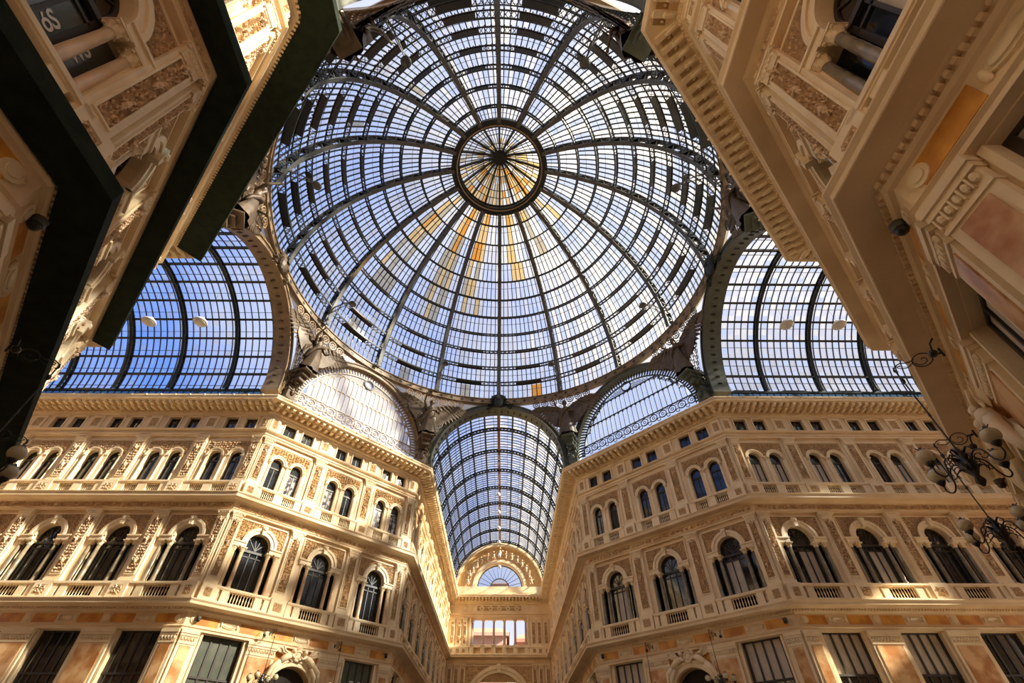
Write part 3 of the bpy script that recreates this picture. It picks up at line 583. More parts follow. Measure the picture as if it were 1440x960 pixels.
    link('inner_pane', cached('eip', lambda: MB().ringseg(0, 24.2, .02, 1.4, 0, pi, -.5, -.48, 14).mesh('inner_pane', 'g_pale')), wn)
    return root
def lun():
    mb = MB().ringseg(0, 24.2, 3.38, 3.5, 0, pi, -.55, -.42, 26).ringseg(0, 24.2, 1.38, 1.5, 0, pi, -.55, -.42, 18).box(-3.5, 3.5, -.55, -.42, 24.2, 24.3)
    for i in range(14): a = pi*i/13; mb.bar((1.4*cos(a), -.48, 24.2+1.4*sin(a)), (3.45*cos(a), -.48, 24.2+3.45*sin(a)), .05, .1, (0, 1, 0))
    return mb
end_wall('wall_far_end', 0, 53.46, (0, -1), 'end wall of the far arm with columned loggia, golden tympanum and half round window')
SIDE = L_+.2+BAY*5; NEAR = L_+.2+BAY*4
end_wall('wall_left_end', -SIDE, 0, (1, 0), 'end wall closing the left gallery arm')
end_wall('wall_right_end', SIDE, 0, (-1, 0), 'end wall closing the right gallery arm')
end_wall('wall_near_end', 0, -NEAR, (0, 1), 'end wall of the near gallery arm behind the camera')
# ------------------------------------------------------------------ floor and outdoors
fl = link('floor', MB().box(-48, 48, -45, 62, -1.9, -1.6).mesh('floor', 'floor'), None, kind='structure', label='pale polished marble floor of the gallery crossing and its arms', category='floor')
st = link('ground', MB().box(-260, 260, -260, 260, -2.4, -1.95).mesh('ground', 'roof_tile'), None, kind='structure', label='street level ground around the gallery', category='ground')
def town(name, x0, x1, y0, y1, h, mt, label, grp=None):
    root = link(name, MB().box(x0, x1, y0, y1, -1.9, h).box(x0-.4, x1+.4, y0-.5, y0, h-.5, h).box(x0-.2, x1+.2, y0-.3, y0, h*.45, h*.45+.3).mesh(name, mt), None, label=label, category='building')
    k = int((x1-x0)/2.6); 
    for i in range(k):
        for z in (2.6, 6.8, 11.2, 15.6, 20):
            if z+2.6 > h: continue
            x = x0+(x1-x0)*(i+.5)/k
            w_ = link('window', cached('tw', lambda: MB().box(-.75, .75, -.12, 0, -.12, 0).box(-.75, -.6, -.1, 0, 0, 2.1).box(.6, .75, -.1, 0, 0, 2.1).box(-.8, .8, -.16, 0, 2.1, 2.3).mesh('window', 'stone_light')), root, (x, y0, z))
            link('pane', cached('twp', lambda: MB().box(-.6, .6, -.03, 0, 0, 2.1).mesh('pane', 'dark_glass')), w_)
            link('railing', cached('twr', lambda: rail().mesh('railing', 'iron')), w_)
    rf = link('roof', MB().add([(x0-.5, y0-.5, h), (x1+.5, y0-.5, h), (x1+.5, y1, h), (x0-.5, y1, h), (x0+1, (y0+y1)/2, h+2.2), (x1-1, (y0+y1)/2, h+2.2)], [(0, 1, 5, 4), (2, 3, 4, 5), (0, 4, 3), (1, 2, 5)]).mesh('roof', 'roof_tile'), root)
def rail():
    mb = MB().box(-.7, .7, -.35, -.31, .9, .95).box(-.7, .7, -.35, 0, -.08, 0)
    for i in range(9): mb.box(-.7+.17*i, -.68+.17*i, -.35, -.32, 0, .9)
    return mb
town('building', -11, 1.2, 66, 78, 20.9, 'plaster_pink', 'pinkish building outside with balconies, seen through the left of the loggia')
town('building', 3.0, 13.5, 68, 80, 20.4, 'brick', 'lower reddish building outside, seen through the right of the loggia')

# ------------------------------------------------------------------ iron and glass vaults
def lattice_rib(r0, r1, zc, n, wd):
    mb = MB(); 
    mb.ringseg(0, zc, r0, r0+.07, 0, pi, -wd/2, wd/2, 40).ringseg(0, zc, r1-.07, r1, 0, pi, -wd/2, wd/2, 40)
    mb.ringseg(0, zc, r0-.03, r0+.1, 0, pi, -.02, .02, 40)
    for i in range(n):
        a = pi*i/n; b = pi*(i+1)/n
        for p, q in (((a, r0), (b, r1)), ((a, r1), (b, r0))):
            mb.bar((p[1]*cos(p[0]), 0, zc+p[1]*sin(p[0])), (q[1]*cos(q[0]), 0, zc+q[1]*sin(q[0])), .07, .05, (0, 1, 0))
    return mb
ZC = 24.0; RI, RG = 6.72, 7.14; NS = 14
def vault(name, cx, cy, n_out, nb, length, label, variants, ridge=False):
    rz = rz_of(n_out)
    root = link(name, None, None, (cx, cy, 0), rz, kind='structure', label=label, category='glass roof')
    ends = [1.0]+[4.39+BAY*k for k in range(nb)]; ends[-1] = min(ends[-1], length) if nb else ends[-1]
    if length-ends[-1] > .5: ends.append(length)
    for y in ends[1:]:
        if length-y < .3: continue
        link('rib', cached('vrib', lambda: lattice_rib(RI, RG-.02, ZC, 56, .26).mesh('rib', 'iron')), root, (0, y, 0))
    da = pi/NS; rnd = random.Random(nb*7+len(name))
    for i in range(NS+1):
        a = i*da; ln = ends[-1]-ends[0]
        if ridge and i == NS//2: continue
        link('purlin', cached(('vp', round(ln, 2)), lambda: MB().box(RG-.16, RG, ends[0], ends[-1], -.05, .05).box(RG-.2, RG-.15, ends[0], ends[-1], -.09, .09).mesh('purlin', 'iron')), root, (0, 0, ZC), rot=(0, -a, 0))
    if ridge: link('ridge_beam', MB().box(-.16, .16, ends[0], ends[-1], ZC+RG-.3, ZC+RG).mesh('ridge_beam', 'rust'), root)
    for k in range(len(ends)-1):
        y0, y1 = ends[k], ends[k+1]; ln = y1-y0; nbar = max(2, round(ln/.546))
        for i in range(NS):
            a = (i+.5)*da
            def bars():
                mb = MB(); h = da/2
                for j in range(1, nbar):
                    y = ln*j/nbar
                    for q in range(3):
                        t0, t1 = -h+2*h*q/3, -h+2*h*(q+1)/3
                        mb.bar((RG*cos(t0), y, RG*sin(t0)), (RG*cos(t1), y, RG*sin(t1)), .06, .08, (1, 0, 0))
                for t0 in (-h*.28,):
                    mb.bar((RG*cos(t0), 0, RG*sin(t0)), (RG*cos(t0), ln, RG*sin(t0)), .035, .04, (1, 0, 0))
                return mb.mesh('glazing_bars', 'iron')
            def panes(v):
                mb = MB(); h = da/2; rr = random.Random(v*31+nbar); R = RG+.03
                for j in range(nbar):
                    b0, b1 = ln*j/nbar+.02, ln*(j+1)/nbar-.02
                    for t0, t1 in ((-h+.004, -h*.3), (-h*.26, h*.37), (h*.37, h-.004)):
                        mb.quad((R*cos(t0), b0, R*sin(t0)), (R*cos(t1), b0, R*sin(t1)), (R*cos(t1), b1, R*sin(t1)), (R*cos(t0), b1, R*sin(t0)), rr.choices((0, 1, 2), weights=vw[v])[0])
                return mb.mesh('glass_panel', ['g_clear', 'g_pale', 'g_frost'])
            v = variants(i, k, rnd)
            g = link('glass_panel', cached(('vg', round(ln, 2), v), lambda: panes(v)), root, (0, y0, ZC), rot=(0, -a, 0))
            link('glazing_bars', cached(('vb', round(ln, 2)), bars), g)
        for s in (-1, 1):
            def cler():
                mb = MB(); 
                for j in range(nbar): mb.box(s*RG-.01, s*RG+.01, ln*j/nbar+.02, ln*(j+1)/nbar-.02, 23.3, 23.98)
                return mb.mesh('clerestory_glass', 'g_teal')
            c = link('clerestory_glass', cached(('cl', s, round(ln, 2)), cler), root, (0, y0, 0))
            def clb():
                mb = MB()
                for j in range(nbar+1): mb.box(s*RG-.03, s*RG+.03, ln*j/nbar-.02, ln*j/nbar+.02, 23.3, 24)
                m_ = ln/2; x = s*(RG-.1)
                for a_, b_ in ((-.9, .9), (.9, -.9)): mb.bar((x, m_+a_, 23.35), (x, m_+b_, 24.2), .05, .05, (1, 0, 0))
                mb.box(min(x, x+.05), max(x, x+.05), m_-.9, m_+.9, 24.15, 24.22)
                return mb.mesh('glazing_bars', 'iron')
            link('glazing_bars', cached(('clb', s, round(ln, 2)), clb), c)
    return root
vw = {0: (9, 1, 0), 1: (5, 4, 1), 2: (2, 4, 4), 3: (7, 3, 1)}
vault('ceiling_far_arm', 0, L_, (0, 1), 8, FAR, 'long glass barrel vault over the far arm with brown ridge beam', lambda i, k, r: (2 if i < 5 else 1 if i < 8 else 0), True)
vault('ceiling_left_arm', -L_, 0, (-1, 0), 5, SIDE-L_, 'clear blue glass barrel vault over the left arm', lambda i, k, r: 0 if r.random() < .85 else 3)
vault('ceiling_right_arm', L_, 0, (1, 0), 5, SIDE-L_, 'milky white glass barrel vault over the right arm', lambda i, k, r: 2)
vault('ceiling_near_arm', 0, -L_, (0, -1), 4, NEAR-L_, 'glass barrel vault over the near arm above the camera', lambda i, k, r: 1)

# ------------------------------------------------------------------ dome
DZ, RIN, RGL = 32.1, 16.45, 17.15
LEV = [-2.2, 4.4, 11.5, 18.7, 26, 33.2, 40.3, 47.5, 54.6, 61.6, 68.6, 73.2]
def dp_(r, el, az): return Vector((r*cos(el)*sin(az), r*cos(el)*cos(az), DZ+r*sin(el)))
dome = link('ceiling_dome', None, None, (0, 0, 0), kind='structure', label='great round dome of iron ribs and glass over the crossing', category='dome')
def dome_rib():
    mb = MB(); n = 44; e0, e1 = radians(-3.5), radians(73.5)
    for r0, r1, wd in ((RIN-.1, RIN-.02, .36), (RGL-.1, RGL-.02, .4)):
        vs = []
        for i in range(n+1):
            e = e0+(e1-e0)*i/n
            for r, x in ((r0, -wd/2), (r0, wd/2), (r1, wd/2), (r1, -wd/2)): p = dp_(r, e, 0); vs.append((p.x+x, p.y, p.z))
        mb.add(vs, [(i*4+j, i*4+(j+1) % 4, i*4+4+(j+1) % 4, i*4+4+j) for i in range(n) for j in range(4)])
    for s in (-1, 1):
        for i in range(n):
            a = e0+(e1-e0)*i/n; b = e0+(e1-e0)*(i+1)/n; q = (RIN, RGL-.08) if i % 2 else (RGL-.08, RIN)
            p0 = dp_(q[0], a, 0); p1 = dp_(q[1], b, 0); mb.bar((s*.14, p0.y, p0.z), (s*.14, p1.y, p1.z), .09, .03, (1, 0, 0))
    return mb
def gussets():
    mb = MB()
    for el in LEV[1:-1]:
        e = radians(el)
        for s in (-1, 1):
            q = [dp_(RIN-.04, e-.016, 0), dp_(RIN-.04, e+.016, 0), dp_(RGL-.05, e+.03, 0), dp_(RGL-.05, e-.03, 0)]
            mb.add([(s*.17, p.y, p.z) for p in q]+[(s*.21, p.y, p.z) for p in q], [(0, 1, 2, 3), (7, 6, 5, 4), (0, 1, 5, 4), (1, 2, 6, 5), (2, 3, 7, 6), (3, 0, 4, 7)])
    return mb
for k in range(16):
    rb = link('rib', cached('drib', lambda: dome_rib().mesh('rib', 'iron_paint')), dome, rz=-k*pi/8)
    link('gusset_plates', cached('dgus', lambda: gussets().mesh('gusset_plates', 'iron')), rb)
def ring_truss(j):
    mb = MB(); e = radians(LEV[j]); n = 14; h = pi/16; dep = .62-.028*j; r0 = RGL-.12-dep; r1 = RGL-.12
    f = lambda r, a, up_=0: dp_(r, e, a)+Vector((0, 0, up_))
    def chord(r, wd, th):
        vs = []
        for i in range(n+1):
            a = -h+2*h*i/n; c = dp_(r, e, a); er = Vector((cos(e)*sin(a), cos(e)*cos(a), sin(e))); et = Vector((-sin(e)*sin(a), -sin(e)*cos(a), cos(e)))
            for x, y in ((-wd/2, -th/2), (wd/2, -th/2), (wd/2, th/2), (-wd/2, th/2)): vs.append(c+et*x+er*y)
        mb.add(vs, [(i*4+q, i*4+(q+1) % 4, i*4+4+(q+1) % 4, i*4+4+q) for i in range(n) for q in range(4)])
    chord(r0, .15, .05); chord(r1, .15, .06)
    for i in range(n):
        a, b = -h+2*h*i/n, -h+2*h*(i+1)/n; et = Vector((-sin(e)*sin(a), -sin(e)*cos(a), cos(e)))
        if 4 <= i <= 9:
            q = [f(r0, a), f(r0, b), f(r1, b), f(r1, a)]; t_ = et*.015
            mb.add([p-t_ for p in q]+[p+t_ for p in q], [(3, 2, 1, 0), (4, 5, 6, 7)])
        else:
            mb.bar(f(r0, a), f(r1, b), .045, .03, et); mb.bar(f(r1, a), f(r0, b), .045, .03, et)
    return mb
def dome_bars(j, nc):
    mb = MB(); e0, e1 = radians(LEV[j]), radians(LEV[j+1]); h = pi/16; R = RGL
    for i in range(1, nc):
        a = -h+2*h*i/nc; er = Vector((cos(e0)*sin(a), cos(e0)*cos(a), sin(e0))); em = (e0+e1)/2
        mb.bar(dp_(R, e0, a), dp_(R+.01, em, a), .085, .1, er); mb.bar(dp_(R+.01, em, a), dp_(R, e1, a), .085, .1, er)
    em = e0+(e1-e0)*.66
    for i in range(nc):
        a, b = -h+2*h*i/nc, -h+2*h*(i+1)/nc; mb.bar(dp_(R, em, a), dp_(R, em, b), .03, .04, (0, 0, 1))
    return mb
def stain(j, k, i, nc):
    """which glass a pane has: clean, milky or rust-streaked, streaks run down from the oculus"""
    rnd = random.Random(j*1009+k*37+i); kk = k if k < 8 else k-16          # bay centre azimuth = (kk+.5)*22.5
    u = (i+.5)/nc; x = u*13
    fall = {-1: (.66, 1.0), 0: (.50, 1.0), -2: (.42, .7), 1: (.25, .55), -3: (.5, .6), 2: (.3, .35)}
    if kk in fall:
        cx_, st_ = fall[kk]; cx_ = 1-cx_ if kk < 0 else cx_
        reach = {-1: 5, 0: 7, -2: 4, 1: 8, -3: 4, 2: 9}[kk]
        if abs(u-cx_) < .2 and j >= reach:
            p = st_*(j-reach+1.5)/(11.5-reach)
            if rnd.random() < p: return 4 if (rnd.random() < .75 or j < 8) else 5
            return rnd.choice((2, 3))
    if (kk, j) in ((0, 0),) and .5 < u < .72: return 5 if rnd.random() < .4 else 4
    if (kk, j) in ((-2, 0), (-1, 0), (-3, 1)) and .35 < u < .55: return 3
    right = sin((kk+.5)*pi/8)
    w_ = (5, 3, 2) if right > .3 else (9, 2, .6) if right < -.2 else (7, 3, .8)
    if rnd.random() < .008: return 3
    if j > 7: w_ = (3, 4, 2)
    return rnd.choices((0, 1, 2), weights=w_)[0]
for j in range(len(LEV)-1):
    e0, e1 = radians(LEV[j]), radians(LEV[j+1]); nc = max(6, round(12.2*cos((e0+e1)/2)+1.2)); h = pi/16
    for k in range(16):
        az = (k+.5)*pi/8; mb = MB(); R = RGL+.05; em = e0+(e1-e0)*.66
        for i in range(nc):
            a, b = -h+2*h*i/nc+.0015, -h+2*h*(i+1)/nc-.0015; mi = stain(j, k, i, nc)
            for p, q in ((e0+.002, em), (em+.002, e1-.002)):
                mb.quad(dp_(R, p, a), dp_(R, p, b), dp_(R, q, b), dp_(R, q, a), mi)
        g = link('glass_panel', mb.mesh('glass_panel', ['g_clear', 'g_pale', 'g_frost', 'g_dusty', 'g_amber', 'g_orange']), dome, rz=-az)
        link('glazing_bars', cached(('db', j), lambda: dome_bars(j, nc).mesh('glazing_bars', 'iron')), g)
        if j: link('ring_truss', cached(('dt', j), lambda: ring_truss(j).mesh('ring_truss', 'iron')), dome, rz=-az)
def revolve(prof, n=96):
    mb = MB(); k = len(prof)
    vs = [(r*sin(2*pi*i/n), r*cos(2*pi*i/n), z) for i in range(n) for r, z in prof]
    return mb.add(vs, [(i*k+j, i*k+(j+1) % k, ((i+1) % n)*k+(j+1) % k, ((i+1) % n)*k+j) for i in range(n) for j in range(k)])
band = link('star_band', revolve([(16.78, 30.72), (16.78, 30.78), (16.86, 30.8), (16.86, 31.3), (16.76, 31.34), (16.76, 31.42), (17.3, 31.45), (17.3, 30.72)]).mesh('star_band', 'arch_paint'), dome)
stm = MB().prism([((.21*(1 if i % 2 == 0 else .45))*sin(i*pi/5), 31.05+.21*(1 if i % 2 == 0 else .45)*cos(i*pi/5)) for i in range(10)], 0, .04).mesh('star', 'iron')
for i in range(96):
    a = 2*pi*(i+.5)/96; link('star', stm, band, (16.87*sin(a), 16.87*cos(a), 0), -a+pi)
# oculus and lantern
ocu = link('oculus_ring', revolve([(4.15, 48.15), (4.95, 48.0), (4.95, 48.5), (4.7, 48.9), (4.25, 48.75)], 64).mesh('oculus_ring', 'iron'), dome)
link('inner_moulding', revolve([(4.32, 48.0), (4.4, 47.95), (4.45, 48.08), (4.36, 48.1)], 64).mesh('inner_moulding', 'iron_gold'), ocu)
lant = link('lantern', revolve([(4.15, 48.7), (4.3, 48.7), (4.3, 48.9), (4.15, 48.9)], 48).mesh('lantern', 'iron'), dome)
def lz(r): return 48.8+2.7*(1-(r/4.3)**1.3)
lb = MB(); lb.lathe([(.62, -.25), (.75, .1), (.3, .3)], 16, (0, 0, 51.4))
link('hub', lb.mesh('hub', 'iron'), lant)
lrib = MB()
for q in range(6):
    r0, r1 = 4.3-q*.68, 4.3-(q+1)*.68; lrib.bar((0, r0, lz(r0)), (0, r1, lz(r1)), .2, .25, (0, 0, 1))
lrm = lrib.mesh('rib', 'iron')
for k in range(16): link('rib', lrm, lant, rz=-k*pi/8)
for k in range(16):
    mb = MB(); h = pi/16; rnd = random.Random(k+50); az = (k+.5)*pi/8; far_ = cos(az); bb = MB()
    for q in range(6):
        r0, r1 = 4.25-q*.62, 4.25-(q+1)*.62; nc = (4, 4, 4, 4, 2, 2)[q]
        for i in range(nc):
            a, b = -h+2*h*i/nc, -h+2*h*(i+1)/nc
            P = lambda r, t: (r*sin(t), r*cos(t), lz(r)+.06)
            if far_ > .3: w_ = (0, .5, 2, 1.5, 4+q, 1+(q > 2)*2)
            elif far_ > -.3: w_ = (0, 2, 2, 3 if q > 1 else 1, 4 if q > 1 else 1, 1 if q > 3 else 0)
            else: w_ = (1, 5, 3, 0, 0, 0) if q < 3 else (0, 2, 2, 2, 2, 0)
            mb.quad(P(r0, a), P(r0, b), P(r1, b), P(r1, a), rnd.choices(range(6), weights=w_)[0])
            if i: bb.bar(P(r0, a), P(r1, a), .07, .08, (0, 0, 1))
        if q in (1, 2, 4, 5): bb.bar((r0*sin(-h), r0*cos(h), lz(r0)), (r0*sin(h), r0*cos(h), lz(r0)), .06, .07, (0, 0, 1))
    g = link('glass_panel', mb.mesh('glass_panel', ['g_clear', 'g_pale', 'g_frost', 'g_dusty', 'g_amber', 'g_orange']), lant, rz=-az)
    link('glazing_bars', bb.mesh('glazing_bars', 'iron'), g)

# ------------------------------------------------------------------ arches that carry the dome
DIAG = (W_+L_)*S2
def lunette():
    mb = MB(); nv = 24
    mb.ringseg(0, ZC, 5.62, 5.72, 0, pi, -.04, .08, 36)
    for i in range(66):
        t = pi*(i+.5)/66; c_, s_ = cos(t), sin(t); mb.bar((5.7*c_, .02, ZC+5.7*s_), (6.36*c_, .02, ZC+6.36*s_), .12, .08, (0, 1, 0))
    for i in range(nv+1):
        x = -5.64+11.28*i/nv; zt = min(28.75, ZC+sqrt(max(0, 5.64**2-x*x)))
        if zt > 25: mb.box(x-.03, x+.03, -.04, .05, 25.0, zt)
    for i in range(nv):
        x = -5.64+11.28*(i+.5)/nv; w_ = 11.28/nv/2-.02
        zt = min(28.75, ZC+sqrt(max(0, 5.64**2-(abs(x)+w_)**2)))
        for z in (26.94, zt):
            if z <= ZC+sqrt(max(0, 5.62**2-x*x)) and z > 25.2: mb.ringseg(x, z-w_, w_-.03, w_+.03, 0, pi, -.03, .04, 6)
    for z in (24.98, 26.94): hw = sqrt(5.64**2-(z-ZC)**2); mb.box(-hw, hw, -.04, .06, z-.035, z+.035)
    mb.box(-3.1, 3.1, -.04, .06, 28.7, 28.78)
    for i in range(13):
        x = -5.4+.9*i; mb.ringseg(x, 24.5, .30, .38, 0, 2*pi, 0, .06, 14); mb.ringseg(x, 24.5, .1, .15, 0, 2*pi, 0, .05, 8)
        mb.ringseg(x+.45, 24.15, .14, .19, 0, 2*pi, 0, .05, 8); mb.ringseg(x+.45, 24.85, .08, .12, 0, 2*pi, 0, .05, 8)
    rnd = random.Random(3)
    for i in range(-12, 13):
        for j in range(6):
            x, z = i*.25+(j % 2)*.12, 28.85+j*.14
            if x*x+(z-ZC)**2 < 5.5**2 and x*x+(z-29.25)**2 > .6**2: mb.ringseg(x, z, .05, .085, 0, 2*pi, 0, .03, 6)
    for s in (-1, 1):
        for i in range(40):
            x = s*rnd.uniform(2.6, 5.0); z = ZC+sqrt(max(0, 5.5**2-x*x))-rnd.uniform(.0, .3)
            if z > 26: mb.ringseg(x, z, .06, .1, 0, 2*pi, 0, .03, 6)
    return mb

names8 = [('far', 0, True), ('far right', 45, False), ('right', 90, True), ('near right', 135, False), ('near', 180, True), ('near left', 225, False), ('left', 270, True), ('far left', 315, False)]
trim = 1
for nm, azd, main in names8:
    az = radians(azd); d = 17.18 if main else DIAG; n = (-sin(az), -cos(az)); rz = rz_of(n)
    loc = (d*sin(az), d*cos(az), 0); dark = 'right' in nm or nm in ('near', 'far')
    paint = 'arch_green' if dark else 'arch_paint'  # right, near and far arches: green paint with some shade mixed into its colour
    if main:
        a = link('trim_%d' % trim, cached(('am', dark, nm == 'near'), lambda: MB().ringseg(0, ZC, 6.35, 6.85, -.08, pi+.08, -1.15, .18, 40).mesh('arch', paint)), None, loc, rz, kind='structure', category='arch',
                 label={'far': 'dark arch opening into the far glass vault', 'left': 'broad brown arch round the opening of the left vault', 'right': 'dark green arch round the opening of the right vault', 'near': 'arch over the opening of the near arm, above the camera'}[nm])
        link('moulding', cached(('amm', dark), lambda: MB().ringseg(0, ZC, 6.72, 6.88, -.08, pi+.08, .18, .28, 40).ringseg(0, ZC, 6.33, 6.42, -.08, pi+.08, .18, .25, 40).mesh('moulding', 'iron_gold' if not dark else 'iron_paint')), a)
        ct = MB(); ct.blob((0, .45, 30.95), (.55, .3, .75), n=10, k=6)
        for s in (-1, 1):
            for q in range(4): leaf(ct, s*.2, 30.9, pi/2-s*(.5+.45*q), 1.25-.12*q, .4, .25, .3)
            curl(ct, s*1.05, 30.45, .42, 0, s, .3, .18)
        ct.prism([(-.9, 31.3), (.9, 31.3), (.6, 31.75), (0, 32.0), (-.6, 31.75)], .25, .5)
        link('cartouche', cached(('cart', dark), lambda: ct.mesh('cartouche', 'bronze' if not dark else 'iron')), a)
        pt = MB()
        for s in (-1, 1):
            for q in range(30): 
                t = pi*(q+.5)/30; pt.blob((6.33*cos(t), -.5, ZC+6.33*sin(t)), (.09, .25, .09), n=5, k=3)
        if nm: link('soffit_rosettes', cached(('sr', dark), lambda: pt.mesh('soffit_rosettes', paint)), a, kind='stuff')
    else:
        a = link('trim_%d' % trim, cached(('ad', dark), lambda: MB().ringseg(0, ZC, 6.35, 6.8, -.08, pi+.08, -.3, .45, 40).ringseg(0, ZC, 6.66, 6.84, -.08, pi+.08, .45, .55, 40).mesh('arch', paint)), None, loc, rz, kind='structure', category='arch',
                 label='arch round the lunette above the %s diagonal facade' % nm)
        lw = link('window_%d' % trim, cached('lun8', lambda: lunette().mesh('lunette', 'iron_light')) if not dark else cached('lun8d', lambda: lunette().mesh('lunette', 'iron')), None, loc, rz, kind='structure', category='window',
                  label='half round glass lunette with vertical bars above the %s diagonal facade' % nm)
        link('oculus_ring', cached(('lo', dark), lambda: MB().ringseg(0, 29.25, .42, .56, 0, 2*pi, 0, .14, 20).mesh('oculus_ring', 'iron')), lw)
        nv = 24; gm = 'g_milk' if nm == 'far left' else 'g_clear'
        for i in range(nv):
            x0, x1 = -5.64+11.28*i/nv+.03, -5.64+11.28*(i+1)/nv-.03; xm = max(abs(x0), abs(x1))
            zt = min(28.7, ZC+sqrt(max(0, 5.62**2-xm*xm)))
            for z0, z1 in ((25.0, min(26.9, zt)), (26.98, zt)):
                if z1-z0 < .15: continue
                link('pane', cached(('lp', i, z0, gm), lambda: MB().box(x0, x1, -.02, 0, z0, z1).mesh('pane', gm)), lw)
        link('outer_glass', cached(('log', gm), lambda: MB().ringseg(0, ZC, 5.64, 6.36, 0, pi, -.06, -.04, 30).box(-5.7, 5.7, -.06, -.04, 23.2, 24.98).prism([(sgn*q, z) for sgn, q, z in [(1, 3.1, 28.72)]+[(1, 5.62*cos(t), ZC+5.62*sin(t)) for t in [radians(57+66*i/14) for i in range(15)]]+[(-1, 3.1, 28.72)]], -.06, -.04).mesh('outer_glass', gm)), lw)
    trim += 1

# ------------------------------------------------------------------ pierced spandrels between the arches and the star band
def spd(az):
    a = (az+22.5) % 45-22.5; main = round(az/45) % 2 == 0
    # distance of the octagon face in this direction
    best = 1e9
    for q in range(8):
        dd = 17.1 if q % 2 == 0 else DIAG-.1; c = cos(radians(az-45*q))
        if c > .2: best = min(best, dd/c)
    q = round(az/45); dd = 17.1 if q % 2 == 0 else DIAG-.1
    # use whichever face is actually hit
    cand = [(abs((17.1 if k % 2 == 0 else DIAG-.1)/cos(radians(az-45*k))-best), k) for k in (q-1, q, q+1) if cos(radians(az-45*k)) > .2]
    k = min(cand)[1]; x = best*sin(radians(az-45*k)); re = 6.8
    zb = ZC+sqrt(re*re-x*x) if abs(x) < re else 23.3
    return best, max(zb, 23.3)
def sp_pos(az, z, off=0):
    D, zb = spd(az); t = min(1, (30.8-z)/7.5); r = 16.95+(D-16.95)*t+off; a = radians(az)
    return Vector((r*sin(a), r*cos(a), z))
def sp_ring(mb, az, z, r0, wd, n=10, dep=.05):
    vs = []
    for i in range(n):
        t = 2*pi*i/n
        for rr in (r0-wd/2, r0+wd/2):
            u = rr*cos(t); v = rr*sin(t); p = sp_pos(az+math.degrees(u/17.2), z+v); vs.append(p)
    m_ = len(vs); vs2 = []
    for p in vs: q = Vector((p.x, p.y, 0)).normalized(); vs2.append(p-q*dep)
    mb.add(vs+vs2, [f for i in range(n) for f in ((m_+2*i, m_+2*i+1, m_+2*((i+1) % n)+1, m_+2*((i+1) % n)), (2*i, m_+2*i, m_+2*((i+1) % n), 2*((i+1) % n)), (2*i+1, 2*((i+1) % n)+1, m_+2*((i+1) % n)+1, m_+2*i+1))])
sp_names = ['between the far and far right arches', 'between the far right and right arches', 'between the right and near right arches', 'between the near right and near arches',
            'between the near and near left arches', 'between the near left and left arches', 'between the left and far left arches', 'between the far left and far arches']
for q in range(8):
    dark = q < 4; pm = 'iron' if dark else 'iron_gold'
    mb = MB(); az0 = 45*q
    gl = MB(); st_ = 30
    for i in range(st_):
        a, b = az0+45*i/st_, az0+45*(i+1)/st_; za, zb_ = spd(a)[1], spd(b)[1]
        for k in range(3):
            f0, f1 = k/3, (k+1)/3
            P = lambda A, ZB, f: sp_pos(A, 30.75+(ZB-30.75)*f, .08)
            gl.quad(P(a, za, f0), P(b, zb_, f0), P(b, zb_, f1), P(a, za, f1), 0)
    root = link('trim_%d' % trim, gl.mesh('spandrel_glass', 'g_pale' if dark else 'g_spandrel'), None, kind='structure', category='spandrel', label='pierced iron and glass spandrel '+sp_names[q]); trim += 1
    row = MB()
    for i in range(15):
        az = az0+3*(i+.5); D, zb = spd(az)
        if 30.28-.4 > max(zb, spd(az-1)[1], spd(az+1)[1]):
            sp_ring(row, az, 30.28, .36, .07, 14, .08); sp_ring(row, az, 30.28, .13, .06, 8, .06)
            for k in range(8):
                t = pi*k/4; p = [sp_pos(az+math.degrees(rr*cos(t)/17.2), 30.28+rr*sin(t), -.03) for rr in (.13, .35)]; row.bar(p[0], p[1], .04, .05, (sin(radians(az)), cos(radians(az)), 0))
    link('rosette_row', row.mesh('rosette_row', pm), root, kind='stuff')
    step = 1.55; nc = int(45/step); rows = 15
    for i in range(nc+1):
        for j in range(rows):
            az = az0+step*(i+.5*(j % 2)); z = 29.6-j*.43
            D, zb = spd(az)
            if az < az0 or az > az0+45 or z-.2 < zb: continue
            sp_ring(mb, az, z, .17, .045, 8, .05)
            for s in (-1, 1):
                p = sp_pos(az, z+.12, -.03); a2 = az+s*step/2; 
                if z-.31 > spd(a2)[1]: mb.bar(sp_pos(az, z, -.02), sp_pos(a2, z-.43, -.02), .035, .04, (sin(radians(az)), cos(radians(az)), 0))
    link('pierced_tracery', mb.mesh('pierced_tracery', pm), root, kind='stuff')
    # console under the statue
    ac = az0+(23.58 if q % 2 == 0 else 45-23.58)
    cm = MB(); cm.box(-.42, .42, -.6, .25, 23.2, 24.0).box(-.5, .5, -.6, .32, 24.0, 24.12)
    for z, w_, d_ in ((24.12, .34, .1), (24.7, .42, .22), (25.2, .5, .4), (25.55, .58, .6)): cm.box(-w_, w_, -.6, d_, z, z+.5)
    for s in (-1, 1): curl(cm, s*.2, 24.9, .28, 0, s, .45, .15); curl(cm, s*.2, 24.3, .2, 1, s, .3, .12)
    cm.blob((0, .35, 23.8), (.2, .15, .25)); cm.box(-.62, .62, -.6, 1.5, 25.62, 25.75); cm.box(-.4, .4, -.3, 1.1, 25.3, 25.62); cm.box(-.3, .3, -.3, .8, 24.9, 25.3)
    a = radians(ac); link('console', cached(('console', dark), lambda: cm.mesh('console', 'bronze' if not dark else 'arch_green')), root, (17.95*sin(a), 17.95*cos(a), 0), rz_of((-sin(a), -cos(a))))

